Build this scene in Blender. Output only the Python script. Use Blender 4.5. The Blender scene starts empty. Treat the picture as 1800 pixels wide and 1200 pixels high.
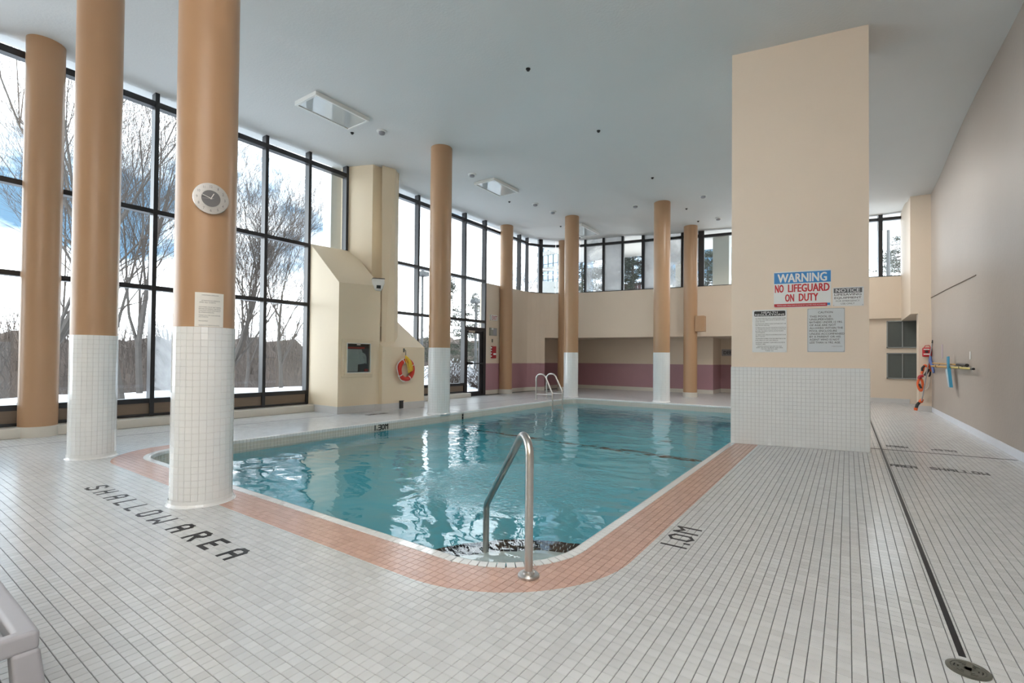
import bpy, math, random
import numpy as np
from mathutils import Vector, Matrix
rnd = random.Random(7)
sc = bpy.context.scene
COL = sc.collection

# ------------------------------------------------------------------ camera
CAM_F, YAW, PITCH, ROLL, CY = 845.56, 0.609207, 0.0141785, 0.00899, 619.35
CAM_H = 1.16
fw = Vector((-math.sin(YAW)*math.cos(PITCH), math.cos(YAW)*math.cos(PITCH), math.sin(PITCH)))
rt = fw.cross(Vector((0, 0, 1))).normalized(); up = rt.cross(fw)
rt2 = math.cos(ROLL)*rt + math.sin(ROLL)*up; up2 = -math.sin(ROLL)*rt + math.cos(ROLL)*up
cam = bpy.data.cameras.new('camera'); camo = bpy.data.objects.new('camera', cam); COL.objects.link(camo)
m = Matrix((rt2, up2, -fw)).transposed().to_4x4(); m.translation = (0, 0, CAM_H); camo.matrix_world = m
cam.sensor_width = 36; cam.lens = CAM_F/1800*36; cam.shift_y = (CY-600)/1800; cam.clip_end = 500; cam.clip_start = .05
sc.camera = camo

# ------------------------------------------------------------------ sky, exposure
sc.view_settings.view_transform = 'Standard'; sc.view_settings.look = 'None'
sc.view_settings.gamma = 1; sc.view_settings.use_curve_mapping = False
sc.view_settings.exposure = 1.3
SKY_WHITE, SKY_BLUE = 3.6, 0.42
FLASH = 1850
ADDED_FILL = 55  # power of the added fill lights behind the pillar
w = bpy.data.worlds.new('sky'); sc.world = w; w.use_nodes = True
nt = w.node_tree; nt.nodes.clear()
def N(tree, t, **kw):
    n = tree.nodes.new(t)
    for k, v in kw.items():
        if hasattr(n, k): setattr(n, k, v)
        else: n.inputs[k].default_value = v
    return n
tc = N(nt, 'ShaderNodeTexCoord'); mp = N(nt, 'ShaderNodeMapping'); mp.inputs['Scale'].default_value = (1, 1, 2.6)
mp.inputs['Location'].default_value = (5.2, 3.1, 0.1)
nz = N(nt, 'ShaderNodeTexNoise'); nz.inputs['Scale'].default_value = 2.6; nz.inputs['Detail'].default_value = 7; nz.inputs['Roughness'].default_value = .55
cr = N(nt, 'ShaderNodeValToRGB'); cr.color_ramp.elements[0].position = .27; cr.color_ramp.elements[1].position = .49
mx = N(nt, 'ShaderNodeMix', data_type='RGBA')
mx.inputs[6].default_value = (.36*SKY_BLUE, .66*SKY_BLUE, 1.0*SKY_BLUE, 1); mx.inputs[7].default_value = (SKY_WHITE*.97, SKY_WHITE*.99, SKY_WHITE*1.03, 1)
bg = N(nt, 'ShaderNodeBackground'); wo = N(nt, 'ShaderNodeOutputWorld')
nt.links.new(tc.outputs['Generated'], mp.inputs[0]); nt.links.new(mp.outputs[0], nz.inputs['Vector']); 
sp_ = N(nt, 'ShaderNodeSeparateXYZ'); nt.links.new(tc.outputs['Generated'], sp_.inputs[0])
rp = N(nt, 'ShaderNodeValToRGB'); rp.color_ramp.interpolation = 'EASE'
for e_, (p_, v_) in zip([rp.color_ramp.elements[0], rp.color_ramp.elements[1], rp.color_ramp.elements.new(.2), rp.color_ramp.elements.new(.25)], ((.12, 0), (.29, 0), (.165, 1), (.225, .9))): e_.position = p_; e_.color = (v_, v_, v_, 1)
nt.links.new(sp_.outputs[2], rp.inputs[0])
gap = N(nt, 'ShaderNodeMath', operation='MULTIPLY_ADD'); gap.inputs[1].default_value = -.13; nt.links.new(rp.outputs[0], gap.inputs[0]); nt.links.new(nz.outputs['Fac'], gap.inputs[2])
nt.links.new(gap.outputs[0], cr.inputs[0])
nt.links.new(cr.outputs[0], mx.inputs[0]); nt.links.new(mx.outputs[2], bg.inputs[0]); nt.links.new(bg.outputs[0], wo.inputs[0])

# the photographer's flash beside the camera, its head turned up so that it bounces off the ceiling
fl = bpy.data.lights.new('bounce_flash', 'SPOT'); fl.spot_size = math.radians(84); fl.spot_blend = .5; fl.shadow_soft_size = .12; fl.energy = FLASH; fl.color = (.93, .97, 1)
flo = bpy.data.objects.new('bounce_flash', fl); COL.objects.link(flo); flo.location = (.1, -.35, 1.75); flo.rotation_euler = (math.radians(214), 0, math.radians(30))

fk = bpy.data.lights.new('flash_spill', 'POINT'); fk.shadow_soft_size = .05; fk.energy = 14; fk.color = (1, .98, .95)
fko = bpy.data.objects.new('flash_spill', fk); COL.objects.link(fko); fko.location = (.05, -.15, 1.72)
# ------------------------------------------------------------------ helpers
ORG = {}
def lin(a, b, n): return [a+(b-a)*i/(n-1) for i in range(n)]
class MB:
    def __init__(s): s.v = []; s.f = []; s.m = []
    def add(s, vs, fs, mi=0):
        o = len(s.v); s.v += [tuple(p) for p in vs]; s.f += [tuple(i+o for i in f) for f in fs]; s.m += [mi]*len(fs); return s
    def box(s, x0, y0, z0, x1, y1, z1, mi=0):
        x0, x1 = min(x0, x1), max(x0, x1); y0, y1 = min(y0, y1), max(y0, y1); z0, z1 = min(z0, z1), max(z0, z1)
        return s.add([(x0,y0,z0),(x1,y0,z0),(x1,y1,z0),(x0,y1,z0),(x0,y0,z1),(x1,y0,z1),(x1,y1,z1),(x0,y1,z1)],
                     [(3,2,1,0),(4,5,6,7),(0,1,5,4),(1,2,6,5),(2,3,7,6),(3,0,4,7)], mi)
    def obox(s, c, ax, ay, az, hx, hy, hz, mi=0):     # oriented box: centre, unit axes, half sizes
        c, ax, ay, az = Vector(c), Vector(ax), Vector(ay), Vector(az); vs = []
        for k in (-1, 1):
            for i, j in ((-1,-1),(1,-1),(1,1),(-1,1)): vs.append(c+ax*hx*i+ay*hy*j+az*hz*k)
        return s.add(vs, [(3,2,1,0),(4,5,6,7),(0,1,5,4),(1,2,6,5),(2,3,7,6),(3,0,4,7)], mi)
    def prism(s, poly, z0, z1, mi=0):                  # plan polygon extruded upwards
        n = len(poly); a = sum(poly[i][0]*poly[(i+1)%n][1]-poly[(i+1)%n][0]*poly[i][1] for i in range(n))
        if a < 0: poly = poly[::-1]
        vs = [(p[0], p[1], z0) for p in poly]+[(p[0], p[1], z1) for p in poly]
        fs = [tuple(range(n))[::-1], tuple(range(n, 2*n))]+[(i, (i+1)%n, n+(i+1)%n, n+i) for i in range(n)]
        return s.add(vs, fs, mi)
    def slab(s, pts, off, mi=0):                       # polygon in 3D thickened by vector off
        n = len(pts); off = Vector(off); p = [Vector(q) for q in pts]
        return s.add(p+[q+off for q in p], [tuple(range(n))[::-1], tuple(range(n, 2*n))]+[(i, (i+1)%n, n+(i+1)%n, n+i) for i in range(n)], mi)
    def lathe(s, prof, c=(0,0,0), n=32, axis=None, mi=0, cap=True):   # prof (r, h) along axis
        c = Vector(c); az = Vector(axis or (0,0,1)).normalized(); ax = az.orthogonal().normalized(); ay = az.cross(ax)
        vs = []
        for r, h in prof:
            for i in range(n):
                a = 2*math.pi*i/n; vs.append(c+az*h+(ax*math.cos(a)+ay*math.sin(a))*r)
        fs = []
        for k in range(len(prof)-1):
            for i in range(n): j = (i+1)%n; fs.append((k*n+i, k*n+j, (k+1)*n+j, (k+1)*n+i))
        if cap:
            if prof[0][0] > 1e-5: fs.append(tuple(range(n))[::-1])
            if prof[-1][0] > 1e-5: fs.append(tuple(range((len(prof)-1)*n, len(prof)*n)))
        return s.add(vs, fs, mi)
    def tube(s, path, r, n=12, mi=0, closed=False, cap=True):
        P = [Vector(p) for p in path]; L = len(P); rs = r if hasattr(r, '__len__') else [r]*L
        vs = []; prev = None
        for i in range(L):
            if closed: t = (P[(i+1)%L]-P[i-1]).normalized()
            else: t = (P[min(i+1, L-1)]-P[max(i-1, 0)]).normalized()
            if prev is None: u = t.orthogonal().normalized()
            else: u = (prev-t*prev.dot(t)).normalized()
            prev = u; v = t.cross(u)
            for k in range(n): a = 2*math.pi*k/n; vs.append(P[i]+(u*math.cos(a)+v*math.sin(a))*rs[i])
        fs = []
        for i in range(L if closed else L-1):
            j = (i+1)%L
            for k in range(n): q = (k+1)%n; fs.append((i*n+k, i*n+q, j*n+q, j*n+k))
        if cap and not closed: fs.append(tuple(range(n))[::-1]); fs.append(tuple(range((L-1)*n, L*n)))
        return s.add(vs, fs, mi)
    def build(s, name, mats, parent=None, smooth=False, loc=None, bevel=0):
        o0 = Vector(loc) if loc is not None else (ORG.get(parent.as_pointer(), Vector((0,0,0))) if parent else Vector((0,0,0)))
        me = bpy.data.meshes.new(name)
        me.from_pydata([(p[0]-o0.x, p[1]-o0.y, p[2]-o0.z) for p in s.v], [], s.f)
        if not isinstance(mats, (list, tuple)): mats = [mats]
        for q in mats: me.materials.append(q)
        if len(mats) > 1: me.polygons.foreach_set('material_index', s.m)
        if smooth:
            me.polygons.foreach_set('use_smooth', [True]*len(me.polygons))
            try: me.set_sharp_from_angle(angle=math.radians(40))
            except Exception: pass
        me.update()
        ob = bpy.data.objects.new(name, me); COL.objects.link(ob)
        if parent is not None: ob.parent = parent
        else: ob.location = o0
        ORG[ob.as_pointer()] = o0
        if bevel:
            b = ob.modifiers.new('bevel', 'BEVEL'); b.width = bevel; b.segments = 3; b.limit_method = 'ANGLE'; b.harden_normals = True; me.polygons.foreach_set('use_smooth', [True]*len(me.polygons))
        return ob
def tag(o, label=None, cat=None, group=None, kind=None):
    if label: o['label'] = label
    if cat: o['category'] = cat
    if group: o['group'] = group
    if kind: o['kind'] = kind
    return o
def thing(name, label, cat, loc, group=None):
    o = bpy.data.objects.new(name, None); COL.objects.link(o); o.location = loc; o.empty_display_size = .1
    ORG[o.as_pointer()] = Vector(loc); return tag(o, label, cat, group)
def copy_tree(o, loc=None, parent=None):
    c = o.copy(); COL.objects.link(c)
    if parent is not None: c.parent = parent
    if loc is not None: c.location = loc
    ORG[c.as_pointer()] = Vector(c.location)
    for ch in list(o.children): copy_tree(ch, None, c)
    return c
def struct(o): o['kind'] = 'structure'; return o
def fast_mesh(name, V, F, mats, mi=None, parent=None, kind=None):
    """V (n,3) array, F (m,4) array of quads"""
    me = bpy.data.meshes.new(name); V = np.asarray(V, np.float32); F = np.asarray(F, np.int32); k = F.shape[1]
    me.vertices.add(len(V)); me.vertices.foreach_set('co', V.ravel())
    me.loops.add(F.size); me.loops.foreach_set('vertex_index', F.ravel())
    me.polygons.add(len(F)); me.polygons.foreach_set('loop_start', np.arange(0, F.size, k, dtype=np.int32))
    if not isinstance(mats, (list, tuple)): mats = [mats]
    for q in mats: me.materials.append(q)
    if mi is not None: me.polygons.foreach_set('material_index', np.asarray(mi, np.int32))
    me.polygons.foreach_set('use_smooth', np.zeros(len(F), bool))
    me.update(calc_edges=True); me.validate()
    o = bpy.data.objects.new(name, me); COL.objects.link(o)
    if parent is not None: o.parent = parent; ORG[o.as_pointer()] = ORG.get(parent.as_pointer(), Vector((0,0,0)))
    if kind: o['kind'] = kind
    return o

def mat(name, col, rough=.5, metal=0, spec=.5, var=.06, scale=6, bump=0, bscale=40, coat=0, stretch=None):
    M = bpy.data.materials.new(name); M.use_nodes = True; t = M.node_tree; b = t.nodes['Principled BSDF']
    b.inputs['Roughness'].default_value = rough; b.inputs['Metallic'].default_value = metal
    b.inputs['Specular IOR Level'].default_value = spec; b.inputs['Coat Weight'].default_value = coat
    tc = N(t, 'ShaderNodeTexCoord'); nz = N(t, 'ShaderNodeTexNoise'); nz.inputs['Scale'].default_value = scale; nz.inputs['Detail'].default_value = 4
    src = tc.outputs['Object']
    if stretch:
        mp = N(t, 'ShaderNodeMapping'); mp.inputs['Scale'].default_value = stretch; t.links.new(src, mp.inputs[0]); src = mp.outputs[0]
    t.links.new(src, nz.inputs['Vector'])
    mx = N(t, 'ShaderNodeMix', data_type='RGBA')
    mx.inputs[6].default_value = tuple(c*(1-var) for c in col)+(1,); mx.inputs[7].default_value = tuple(min(1, c*(1+var)) for c in col)+(1,)
    t.links.new(nz.outputs['Fac'], mx.inputs[0]); t.links.new(mx.outputs[2], b.inputs['Base Color'])
    if bump:
        n2 = N(t, 'ShaderNodeTexNoise'); n2.inputs['Scale'].default_value = bscale; n2.inputs['Detail'].default_value = 3; t.links.new(src, n2.inputs['Vector'])
        bp = N(t, 'ShaderNodeBump'); bp.inputs['Strength'].default_value = bump; bp.inputs['Distance'].default_value = .01
        t.links.new(n2.outputs['Fac'], bp.inputs['Height']); t.links.new(bp.outputs[0], b.inputs['Normal'])
    return M
def emit(M, col, s):
    b = M.node_tree.nodes['Principled BSDF']; b.inputs['Emission Color'].default_value = col+(1,); b.inputs['Emission Strength'].default_value = s

tan_w = mat('pinkish cream wall paint', (.74, .625, .505), .55, bump=.15, bscale=25, var=.03, scale=1.5)
cream = mat('cream wall paint', (.82, .695, .515), .55, bump=.15, bscale=25, var=.03, scale=1.5)
peach = mat('peach pillar paint', (.86, .735, .615), .5, bump=.12, bscale=25, var=.03, scale=1.5)
beige = mat('beige grey wall paint', (.43, .375, .33), .5, spec=.28, bump=.2, bscale=18, var=.05, scale=1.2)
terracotta = mat('tan column paint', (.46, .28, .16), .34, var=.03, bump=.06, bscale=20, scale=2)
purple = mat('mauve wall paint', (.41, .225, .26), .4, var=.05, scale=3)
ceil_m = mat('ceiling paint', (.73, .735, .73), .8, bump=.25, bscale=30, var=.03, scale=1)
frame_m = mat('black anodised frame', (.022, .022, .025), .28, var=.1)
sill_m = mat('brown sill panel', (.20, .15, .11), .5, var=.15, scale=3, stretch=(1, 1, 12))
grout_m = mat('grey grout', (.10, .10, .10), .9)
grout_l = mat('pale grout', (.76, .76, .76), .9)
white_t = mat('white glazed tile', (.83, .845, .85), .12, var=.04, scale=5, coat=.2)
curb_m = mat('white curb tile', (.66, .63, .57), .3, var=.06, scale=6)
base_m = mat('grey base tile', (.60, .59, .58), .3, var=.05)
base_w = mat('pale baseboard', (.74, .77, .84), .35, var=.04)
black_t = mat('black glazed tile', (.018, .018, .02), .4, spec=.12, var=.2)
steel = mat('brushed steel', (.56, .54, .52), .28, metal=1, var=.06, scale=30)
white_p = mat('white enamel', (.80, .80, .78), .35, var=.02)
grey_p = mat('light grey plastic', (.34, .335, .36), .5, var=.04, scale=8, bump=.05)
red_p = mat('red plastic', (.62, .035, .02), .4, var=.08)
dkred_p = mat('dark red enamel', (.40, .02, .03), .4, var=.08)
orange_p = mat('orange plastic', (.80, .13, .03), .45, var=.08)
yellow_p = mat('yellow rope fibre', (.85, .60, .06), .6, var=.1)
black_p = mat('black plastic', (.02, .02, .02), .45, var=.1)
white_c = mat('white cord', (.8, .78, .74), .7, var=.05)
blue_p = mat('blue plastic', (.05, .28, .45), .4, var=.08)
wood_p = mat('varnished pole', (.50, .30, .10), .45, var=.2, scale=4)
yel_pole = mat('yellow pole', (.62, .50, .14), .45, var=.1)
paper = mat('paper', (.80, .79, .75), .35, var=.03)
sign_w = mat('white sign face', (.80, .82, .83), .3, var=.02)
sign_g = mat('grey sign face', (.66, .70, .73), .35, var=.03)
ink = mat('black ink', (.025, .025, .03), .5, var=.1)
ink_g = mat('grey ink', (.14, .14, .15), .5, var=.1)
s_red = mat('sign red', (.55, .015, .03), .4, var=.05)
s_blue = mat('sign blue', (.03, .25, .62), .4, var=.05)
snow = mat('snow', (.62, .64, .68), .8, var=.10, scale=.9, bump=.5, bscale=3)
bark = mat('grey bark', (.08, .07, .063), .9, var=.3, scale=5)
twig_m = mat('twig bark', (.07, .056, .048), .9, var=.2)
brush_m = mat('brown brushwood', (.078, .058, .047), .95, var=.35, scale=.5)
needle = mat('pine needles', (.038, .047, .032), .8, var=.4, scale=2)
concrete = mat('grey concrete', (.30, .31, .30), .85, var=.08, scale=2)
pale_c = mat('pale concrete', (.52, .54, .52), .85, var=.06, scale=2)
lamp_g = mat('grey lamp post paint', (.075, .078, .08), .6)
bld_w = mat('white cladding', (.15, .148, .14), .7, var=.04, scale=.5)
bld_g = mat('blue tinted facade glass', (.25, .36, .48), .08, var=.25, scale=.35)
brick_r = mat('red brown boards', (.07, .035, .035), .8, var=.2)
pool_m = mat('turquoise pool paint', (.13, .60, .70), .6, var=.05, scale=1.2)
alu = mat('brushed aluminium', (.50, .50, .49), .3, metal=1, var=.12, scale=14, stretch=(1, 1, 12))
louv = mat('dark grey louvre', (.13, .145, .135), .45, var=.1)
brass = mat('tarnished drain metal', (.20, .20, .17), .38, metal=.8, var=.2, scale=20)
chrome_l = mat('acrylic lamp lens', (.55, .58, .58), .06, var=.05, spec=1.0)
bag_m = mat('red nylon', (.50, .02, .03), .5, var=.1, bump=.2)
check_b = mat('blue fabric', (.10, .16, .38), .7, var=.5, scale=30)

# floor tile material: pink where the tile lies in the border round the pool, per-tile tone
PX0, PX1, PY0, PY1, PR = -6.95, -1.37, 2.14, 13.25, .55
def floor_tile_mat():
    M = mat('glazed floor tile', (.60, .61, .615), .22, var=.05, scale=2.2); t = M.node_tree; b = t.nodes['Principled BSDF']
    base = b.inputs['Base Color'].links[0].from_socket
    g = N(t, 'ShaderNodeNewGeometry'); sx = N(t, 'ShaderNodeSeparateXYZ'); t.links.new(g.outputs['Position'], sx.inputs[0])
    def M2(op, a, c=None):
        n = N(t, 'ShaderNodeMath', operation=op)
        for i, q in enumerate((a, c)):
            if q is None: continue
            if isinstance(q, (int, float)): n.inputs[i].default_value = q
            else: t.links.new(q, n.inputs[i])
        return n.outputs[0]
    cx, cy, bx, by = (PX0+PX1)/2, (PY0+PY1)/2, (PX1-PX0)/2-PR, (PY1-PY0)/2-PR
    qx = M2('MAXIMUM', M2('SUBTRACT', M2('ABSOLUTE', M2('SUBTRACT', sx.outputs[0], cx)), bx), 0)
    qy = M2('MAXIMUM', M2('SUBTRACT', M2('ABSOLUTE', M2('SUBTRACT', sx.outputs[1], cy)), by), 0)
    d = M2('SUBTRACT', M2('SQRT', M2('ADD', M2('MULTIPLY', qx, qx), M2('MULTIPLY', qy, qy))), PR)
    inside = M2('LESS_THAN', d, .345)
    where = M2('MAXIMUM', M2('LESS_THAN', sx.outputs[1], 2.75), M2('MULTIPLY', M2('GREATER_THAN', sx.outputs[0], -1.6), M2('LESS_THAN', sx.outputs[1], 7.8)))
    fac = M2('MULTIPLY', inside, where)
    mx = N(t, 'ShaderNodeMix', data_type='RGBA'); mx.inputs[7].default_value = (.60, .39, .32, 1)
    t.links.new(fac, mx.inputs[0]); t.links.new(base, mx.inputs[6])
    at = N(t, 'ShaderNodeAttribute', attribute_name='tone'); oi = N(t, 'ShaderNodeObjectInfo')
    wn = N(t, 'ShaderNodeTexWhiteNoise', noise_dimensions='2D'); sn = N(t, 'ShaderNodeVectorMath', operation='SNAP')
    sn.inputs[1].default_value = (.0478, .0500, 1)
    sb = N(t, 'ShaderNodeVectorMath', operation='SUBTRACT'); sb.inputs[1].default_value = (.3947, 2.7311, -.5)
    t.links.new(g.outputs['Position'], sb.inputs[0]); t.links.new(sb.outputs[0], sn.inputs[0]); t.links.new(sn.outputs[0], wn.inputs['Vector'])
    mr = N(t, 'ShaderNodeMapRange'); mr.inputs[3].default_value = .93; mr.inputs[4].default_value = 1.05; t.links.new(wn.outputs['Value'], mr.inputs[0])
    vm = N(t, 'ShaderNodeVectorMath', operation='SCALE'); t.links.new(mx.outputs[2], vm.inputs[0]); t.links.new(mr.outputs[0], vm.inputs['Scale'])
    t.links.new(vm.outputs[0], b.inputs['Base Color'])
    return M
floor_t = floor_tile_mat()

def glass_mat(name, haze=0.0, hscale=2.0, hlo=.4, hhi=.6, tint=(.93, .96, .96), hmin=0.0, hcol=(.55, .57, .58)):
    M = bpy.data.materials.new(name); M.use_nodes = True; t = M.node_tree; t.nodes.clear()
    out = N(t, 'ShaderNodeOutputMaterial'); tr = N(t, 'ShaderNodeBsdfTransparent'); tr.inputs[0].default_value = tint+(1,)
    gl = N(t, 'ShaderNodeBsdfGlossy'); gl.inputs['Roughness'].default_value = .01
    lw = N(t, 'ShaderNodeLayerWeight'); lw.inputs[0].default_value = .5
    pw_ = N(t, 'ShaderNodeMath', operation='POWER'); pw_.inputs[1].default_value = 5; t.links.new(lw.outputs['Facing'], pw_.inputs[0])
    fr = N(t, 'ShaderNodeMath', operation='MULTIPLY_ADD'); fr.inputs[1].default_value = .9; fr.inputs[2].default_value = .035; t.links.new(pw_.outputs[0], fr.inputs[0])
    m1 = N(t, 'ShaderNodeMixShader'); t.links.new(fr.outputs[0], m1.inputs[0]); t.links.new(tr.outputs[0], m1.inputs[1]); t.links.new(gl.outputs[0], m1.inputs[2])
    last = m1.outputs[0]
    if haze:
        tl = N(t, 'ShaderNodeBsdfTranslucent'); tl.inputs[0].default_value = hcol+(1,)
        df = N(t, 'ShaderNodeBsdfDiffuse'); df.inputs[0].default_value = hcol+(1,)
        m0 = N(t, 'ShaderNodeMixShader'); m0.inputs[0].default_value = .35; t.links.new(tl.outputs[0], m0.inputs[1]); t.links.new(df.outputs[0], m0.inputs[2])
        tc = N(t, 'ShaderNodeTexCoord'); nz = N(t, 'ShaderNodeTexNoise'); nz.inputs['Scale'].default_value = hscale; nz.inputs['Detail'].default_value = 6; nz.inputs['Distortion'].default_value = .6
        t.links.new(tc.outputs['Object'], nz.inputs['Vector'])
        mr = N(t, 'ShaderNodeMapRange'); mr.inputs[1].default_value = hlo; mr.inputs[2].default_value = hhi; mr.inputs[3].default_value = hmin; mr.inputs[4].default_value = haze
        t.links.new(nz.outputs['Fac'], mr.inputs[0])
        m2 = N(t, 'ShaderNodeMixShader'); t.links.new(mr.outputs[0], m2.inputs[0]); t.links.new(last, m2.inputs[1]); t.links.new(m0.outputs[0], m2.inputs[2]); last = m2.outputs[0]
    t.links.new(last, out.inputs[0]); return M
glass = glass_mat('window glass')
mist = glass_mat('misted window glass', .97, 1.6, .30, .65, hmin=.72)
mist_half = glass_mat('partly misted window glass', .85, 1.2, .38, .62, hmin=.15)

def water_mat():
    M = bpy.data.materials.new('pool water'); M.use_nodes = True; t = M.node_tree; b = t.nodes['Principled BSDF']
    b.inputs['Base Color'].default_value = (.82, .96, .98, 1); b.inputs['Transmission Weight'].default_value = 1; b.inputs['IOR'].default_value = 1.333; b.inputs['Roughness'].default_value = 0
    tc = N(t, 'ShaderNodeTexCoord'); last = None
    def noise(scale, sx, sy, det=2, dist=.4):
        mp = N(t, 'ShaderNodeMapping'); mp.inputs['Scale'].default_value = (sx, sy, 1); mp.inputs['Rotation'].default_value = (0, 0, .5)
        t.links.new(tc.outputs['Object'], mp.inputs[0])
        n = N(t, 'ShaderNodeTexNoise'); n.inputs['Scale'].default_value = scale; n.inputs['Detail'].default_value = det; n.inputs['Distortion'].default_value = dist
        t.links.new(mp.outputs[0], n.inputs['Vector']); return n.outputs['Fac']
    def math2(op, a, c):
        n = N(t, 'ShaderNodeMath', operation=op)
        for i, q in enumerate((a, c)):
            if isinstance(q, (int, float)): n.inputs[i].default_value = q
            else: t.links.new(q, n.inputs[i])
        return n.outputs[0]
    big = noise(1.4, 1, 1.3); mid = noise(4.2, 1, 1.4); fine = noise(17, 1, 1, 3, 1.2)
    # rougher patch where water wells up by the steps
    d = N(t, 'ShaderNodeVectorMath', operation='DISTANCE'); d.inputs[1].default_value = (-2.9, 4.3, -.15)
    g = N(t, 'ShaderNodeNewGeometry'); t.links.new(g.outputs['Position'], d.inputs[0])
    mr = N(t, 'ShaderNodeMapRange', interpolation_type='SMOOTHSTEP'); mr.inputs[1].default_value = .35; mr.inputs[2].default_value = 1.25; mr.inputs[3].default_value = 1; mr.inputs[4].default_value = .02
    t.links.new(d.outputs['Value'], mr.inputs[0])
    h = math2('ADD', math2('MULTIPLY', big, .034), math2('ADD', math2('MULTIPLY', mid, .0045), math2('MULTIPLY', fine, math2('MULTIPLY', mr.outputs[0], .022))))
    bp = N(t, 'ShaderNodeBump'); bp.inputs['Strength'].default_value = 1; bp.inputs['Distance'].default_value = 1.0
    t.links.new(h, bp.inputs['Height']); t.links.new(bp.outputs[0], b.inputs['Normal'])
    return M
water_m = water_mat()

# ------------------------------------------------------------------ dimensions
WX = -9.72                       # inner face of the window wall
CTRL = [(-9.7,0,5.70),(-9.7,7,5.70),(-9.6,13,5.71),(-9.5,15.2,5.68),(-7.1,1.8,5.66),(-4.3,1.8,5.66),(-7.1,7.5,5.65),(-7.1,13.5,5.68),(-4.3,13.5,5.68),(-4.2,16.1,5.53),
        (-3.1,17,5.50),(-8.2,16.1,5.62),(.55,17.5,5.46),(1.4,18,5.50),(1.7,15,5.24),(1.7,8.2,5.43),(.23,7.75,5.58),(-1.36,7.4,5.56),(1.7,2,5.5),(-1.4,2,5.64),(-4,-4,5.66),(1.7,-4,5.5),(-9.7,-4,5.7),(-2,4.5,5.62),(-1.5,14,5.5)]
CA = np.array(CTRL)
def zc(x, y):
    w_ = 1/((CA[:,0]-x)**2+(CA[:,1]-y)**2+.15)**1.6
    return float((w_*CA[:,2]).sum()/w_.sum())
REAR = -4.2
BACK0, BACK1 = Vector((-8.2, 16.1)), Vector((1.72, 17.755))
def arc_corner():
    p0, p1, p2 = Vector((WX, 14.9)), Vector((-9.45, 15.85)), Vector((-8.2, 16.1))
    return [p0*((1-s)**2)+p1*(2*s*(1-s))+p2*(s*s) for s in [k/10 for k in range(11)]]
ARC = arc_corner()
def back(x): s = (x-BACK0.x)/(BACK1.x-BACK0.x); return BACK0+(BACK1-BACK0)*s

# ------------------------------------------------------------------ floor: grout bed, tiles, lettering
def pool_ring(off, n=10, x0=PX0, x1=PX1, y0=PY0, y1=PY1, r=PR):
    x0, x1, y0, y1, r = x0-off, x1+off, y0-off, y1+off, r+off; out = []
    for cx, cy, a0 in ((x1-r, y0+r, -90), (x1-r, y1-r, 0), (x0+r, y1-r, 90), (x0+r, y0+r, 180)):
        for k in range(n+1):
            a = math.radians(a0+90*k/n); out.append((cx+r*math.cos(a), cy+r*math.sin(a)))
    return out
ring = pool_ring(.03)
outer = [(WX-.3, REAR-.3), (2.0, REAR-.3), (2.0, 19.8), (WX-.3, 19.8)]
mb = MB(); n_r = len(ring)
def hit_outer(p):
    cx, cy = -4.16, 7.7; dx, dy = p[0]-cx, p[1]-cy; ts = []
    for lim, o_, d_ in ((outer[0][0], cx, dx), (outer[1][0], cx, dx), (outer[0][1], cy, dy), (outer[2][1], cy, dy)):
        if abs(d_) > 1e-9:
            t_ = (lim-o_)/d_
            if t_ > 0: ts.append(t_)
    t_ = min(ts); return (cx+dx*t_, cy+dy*t_)
rays_ = sorted([math.atan2(p[1]-7.7, p[0]+4.16) for p in ring]+[math.atan2(q[1]-7.7, q[0]+4.16) for q in outer])
def hit_ring(a):
    best = None; d = (math.cos(a), math.sin(a))
    for i in range(n_r):
        p, q = ring[i], ring[(i+1)%n_r]; ex, ey = q[0]-p[0], q[1]-p[1]; den = d[0]*ey-d[1]*ex
        if abs(den) < 1e-12: continue
        t_ = ((p[0]+4.16)*ey-(p[1]-7.7)*ex)/den; s_ = ((p[0]+4.16)*d[1]-(p[1]-7.7)*d[0])/den
        if t_ > 0 and -1e-6 <= s_ <= 1+1e-6 and (best is None or t_ > best): best = t_
    return (-4.16+d[0]*best, 7.7+d[1]*best)
vi, vo = [], []
for a in rays_:
    p = hit_ring(a); vi.append((p[0], p[1], -.003)); q = hit_outer(p); vo.append((q[0], q[1], -.003))
K = len(vi)
mb.add(vi+vo+[(p[0], p[1], -.14) for p in vi], [(i, K+i, K+(i+1)%K, (i+1)%K) for i in range(K)]+[(i, (i+1)%K, 2*K+(i+1)%K, 2*K+i) for i in range(K)])
floor = struct(mb.build('floor', grout_m))

TX, TY, X0, Y0 = .0478, .0500, .3947, 2.7311
def px(p):       # where a point falls in the photograph
    v = np.asarray(p)-np.array((0, 0, CAM_H)); w_ = v@np.array(fw)
    return 900+CAM_F*(v@np.array(rt2))/w_, CY-CAM_F*(v@np.array(up2))/w_, w_
ix = np.arange(int((-9.47-X0)/TX), int((1.70-X0)/TX)+1); iy = np.arange(int((-4.1-Y0)/TY), int((19.3-Y0)/TY)+1)
gx, gy = np.meshgrid(X0+(ix+.5)*TX, Y0+(iy+.5)*TY, indexing='ij'); cxs, cys = gx.ravel(), gy.ravel()
pcx, pcy, pbx, pby = (PX0+PX1)/2, (PY0+PY1)/2, (PX1-PX0)/2-PR, (PY1-PY0)/2-PR
qx = np.maximum(np.abs(cxs-pcx)-pbx, 0); qy = np.maximum(np.abs(cys-pcy)-pby, 0); sd = np.hypot(qx, qy)-PR
keep = sd > .040
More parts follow.
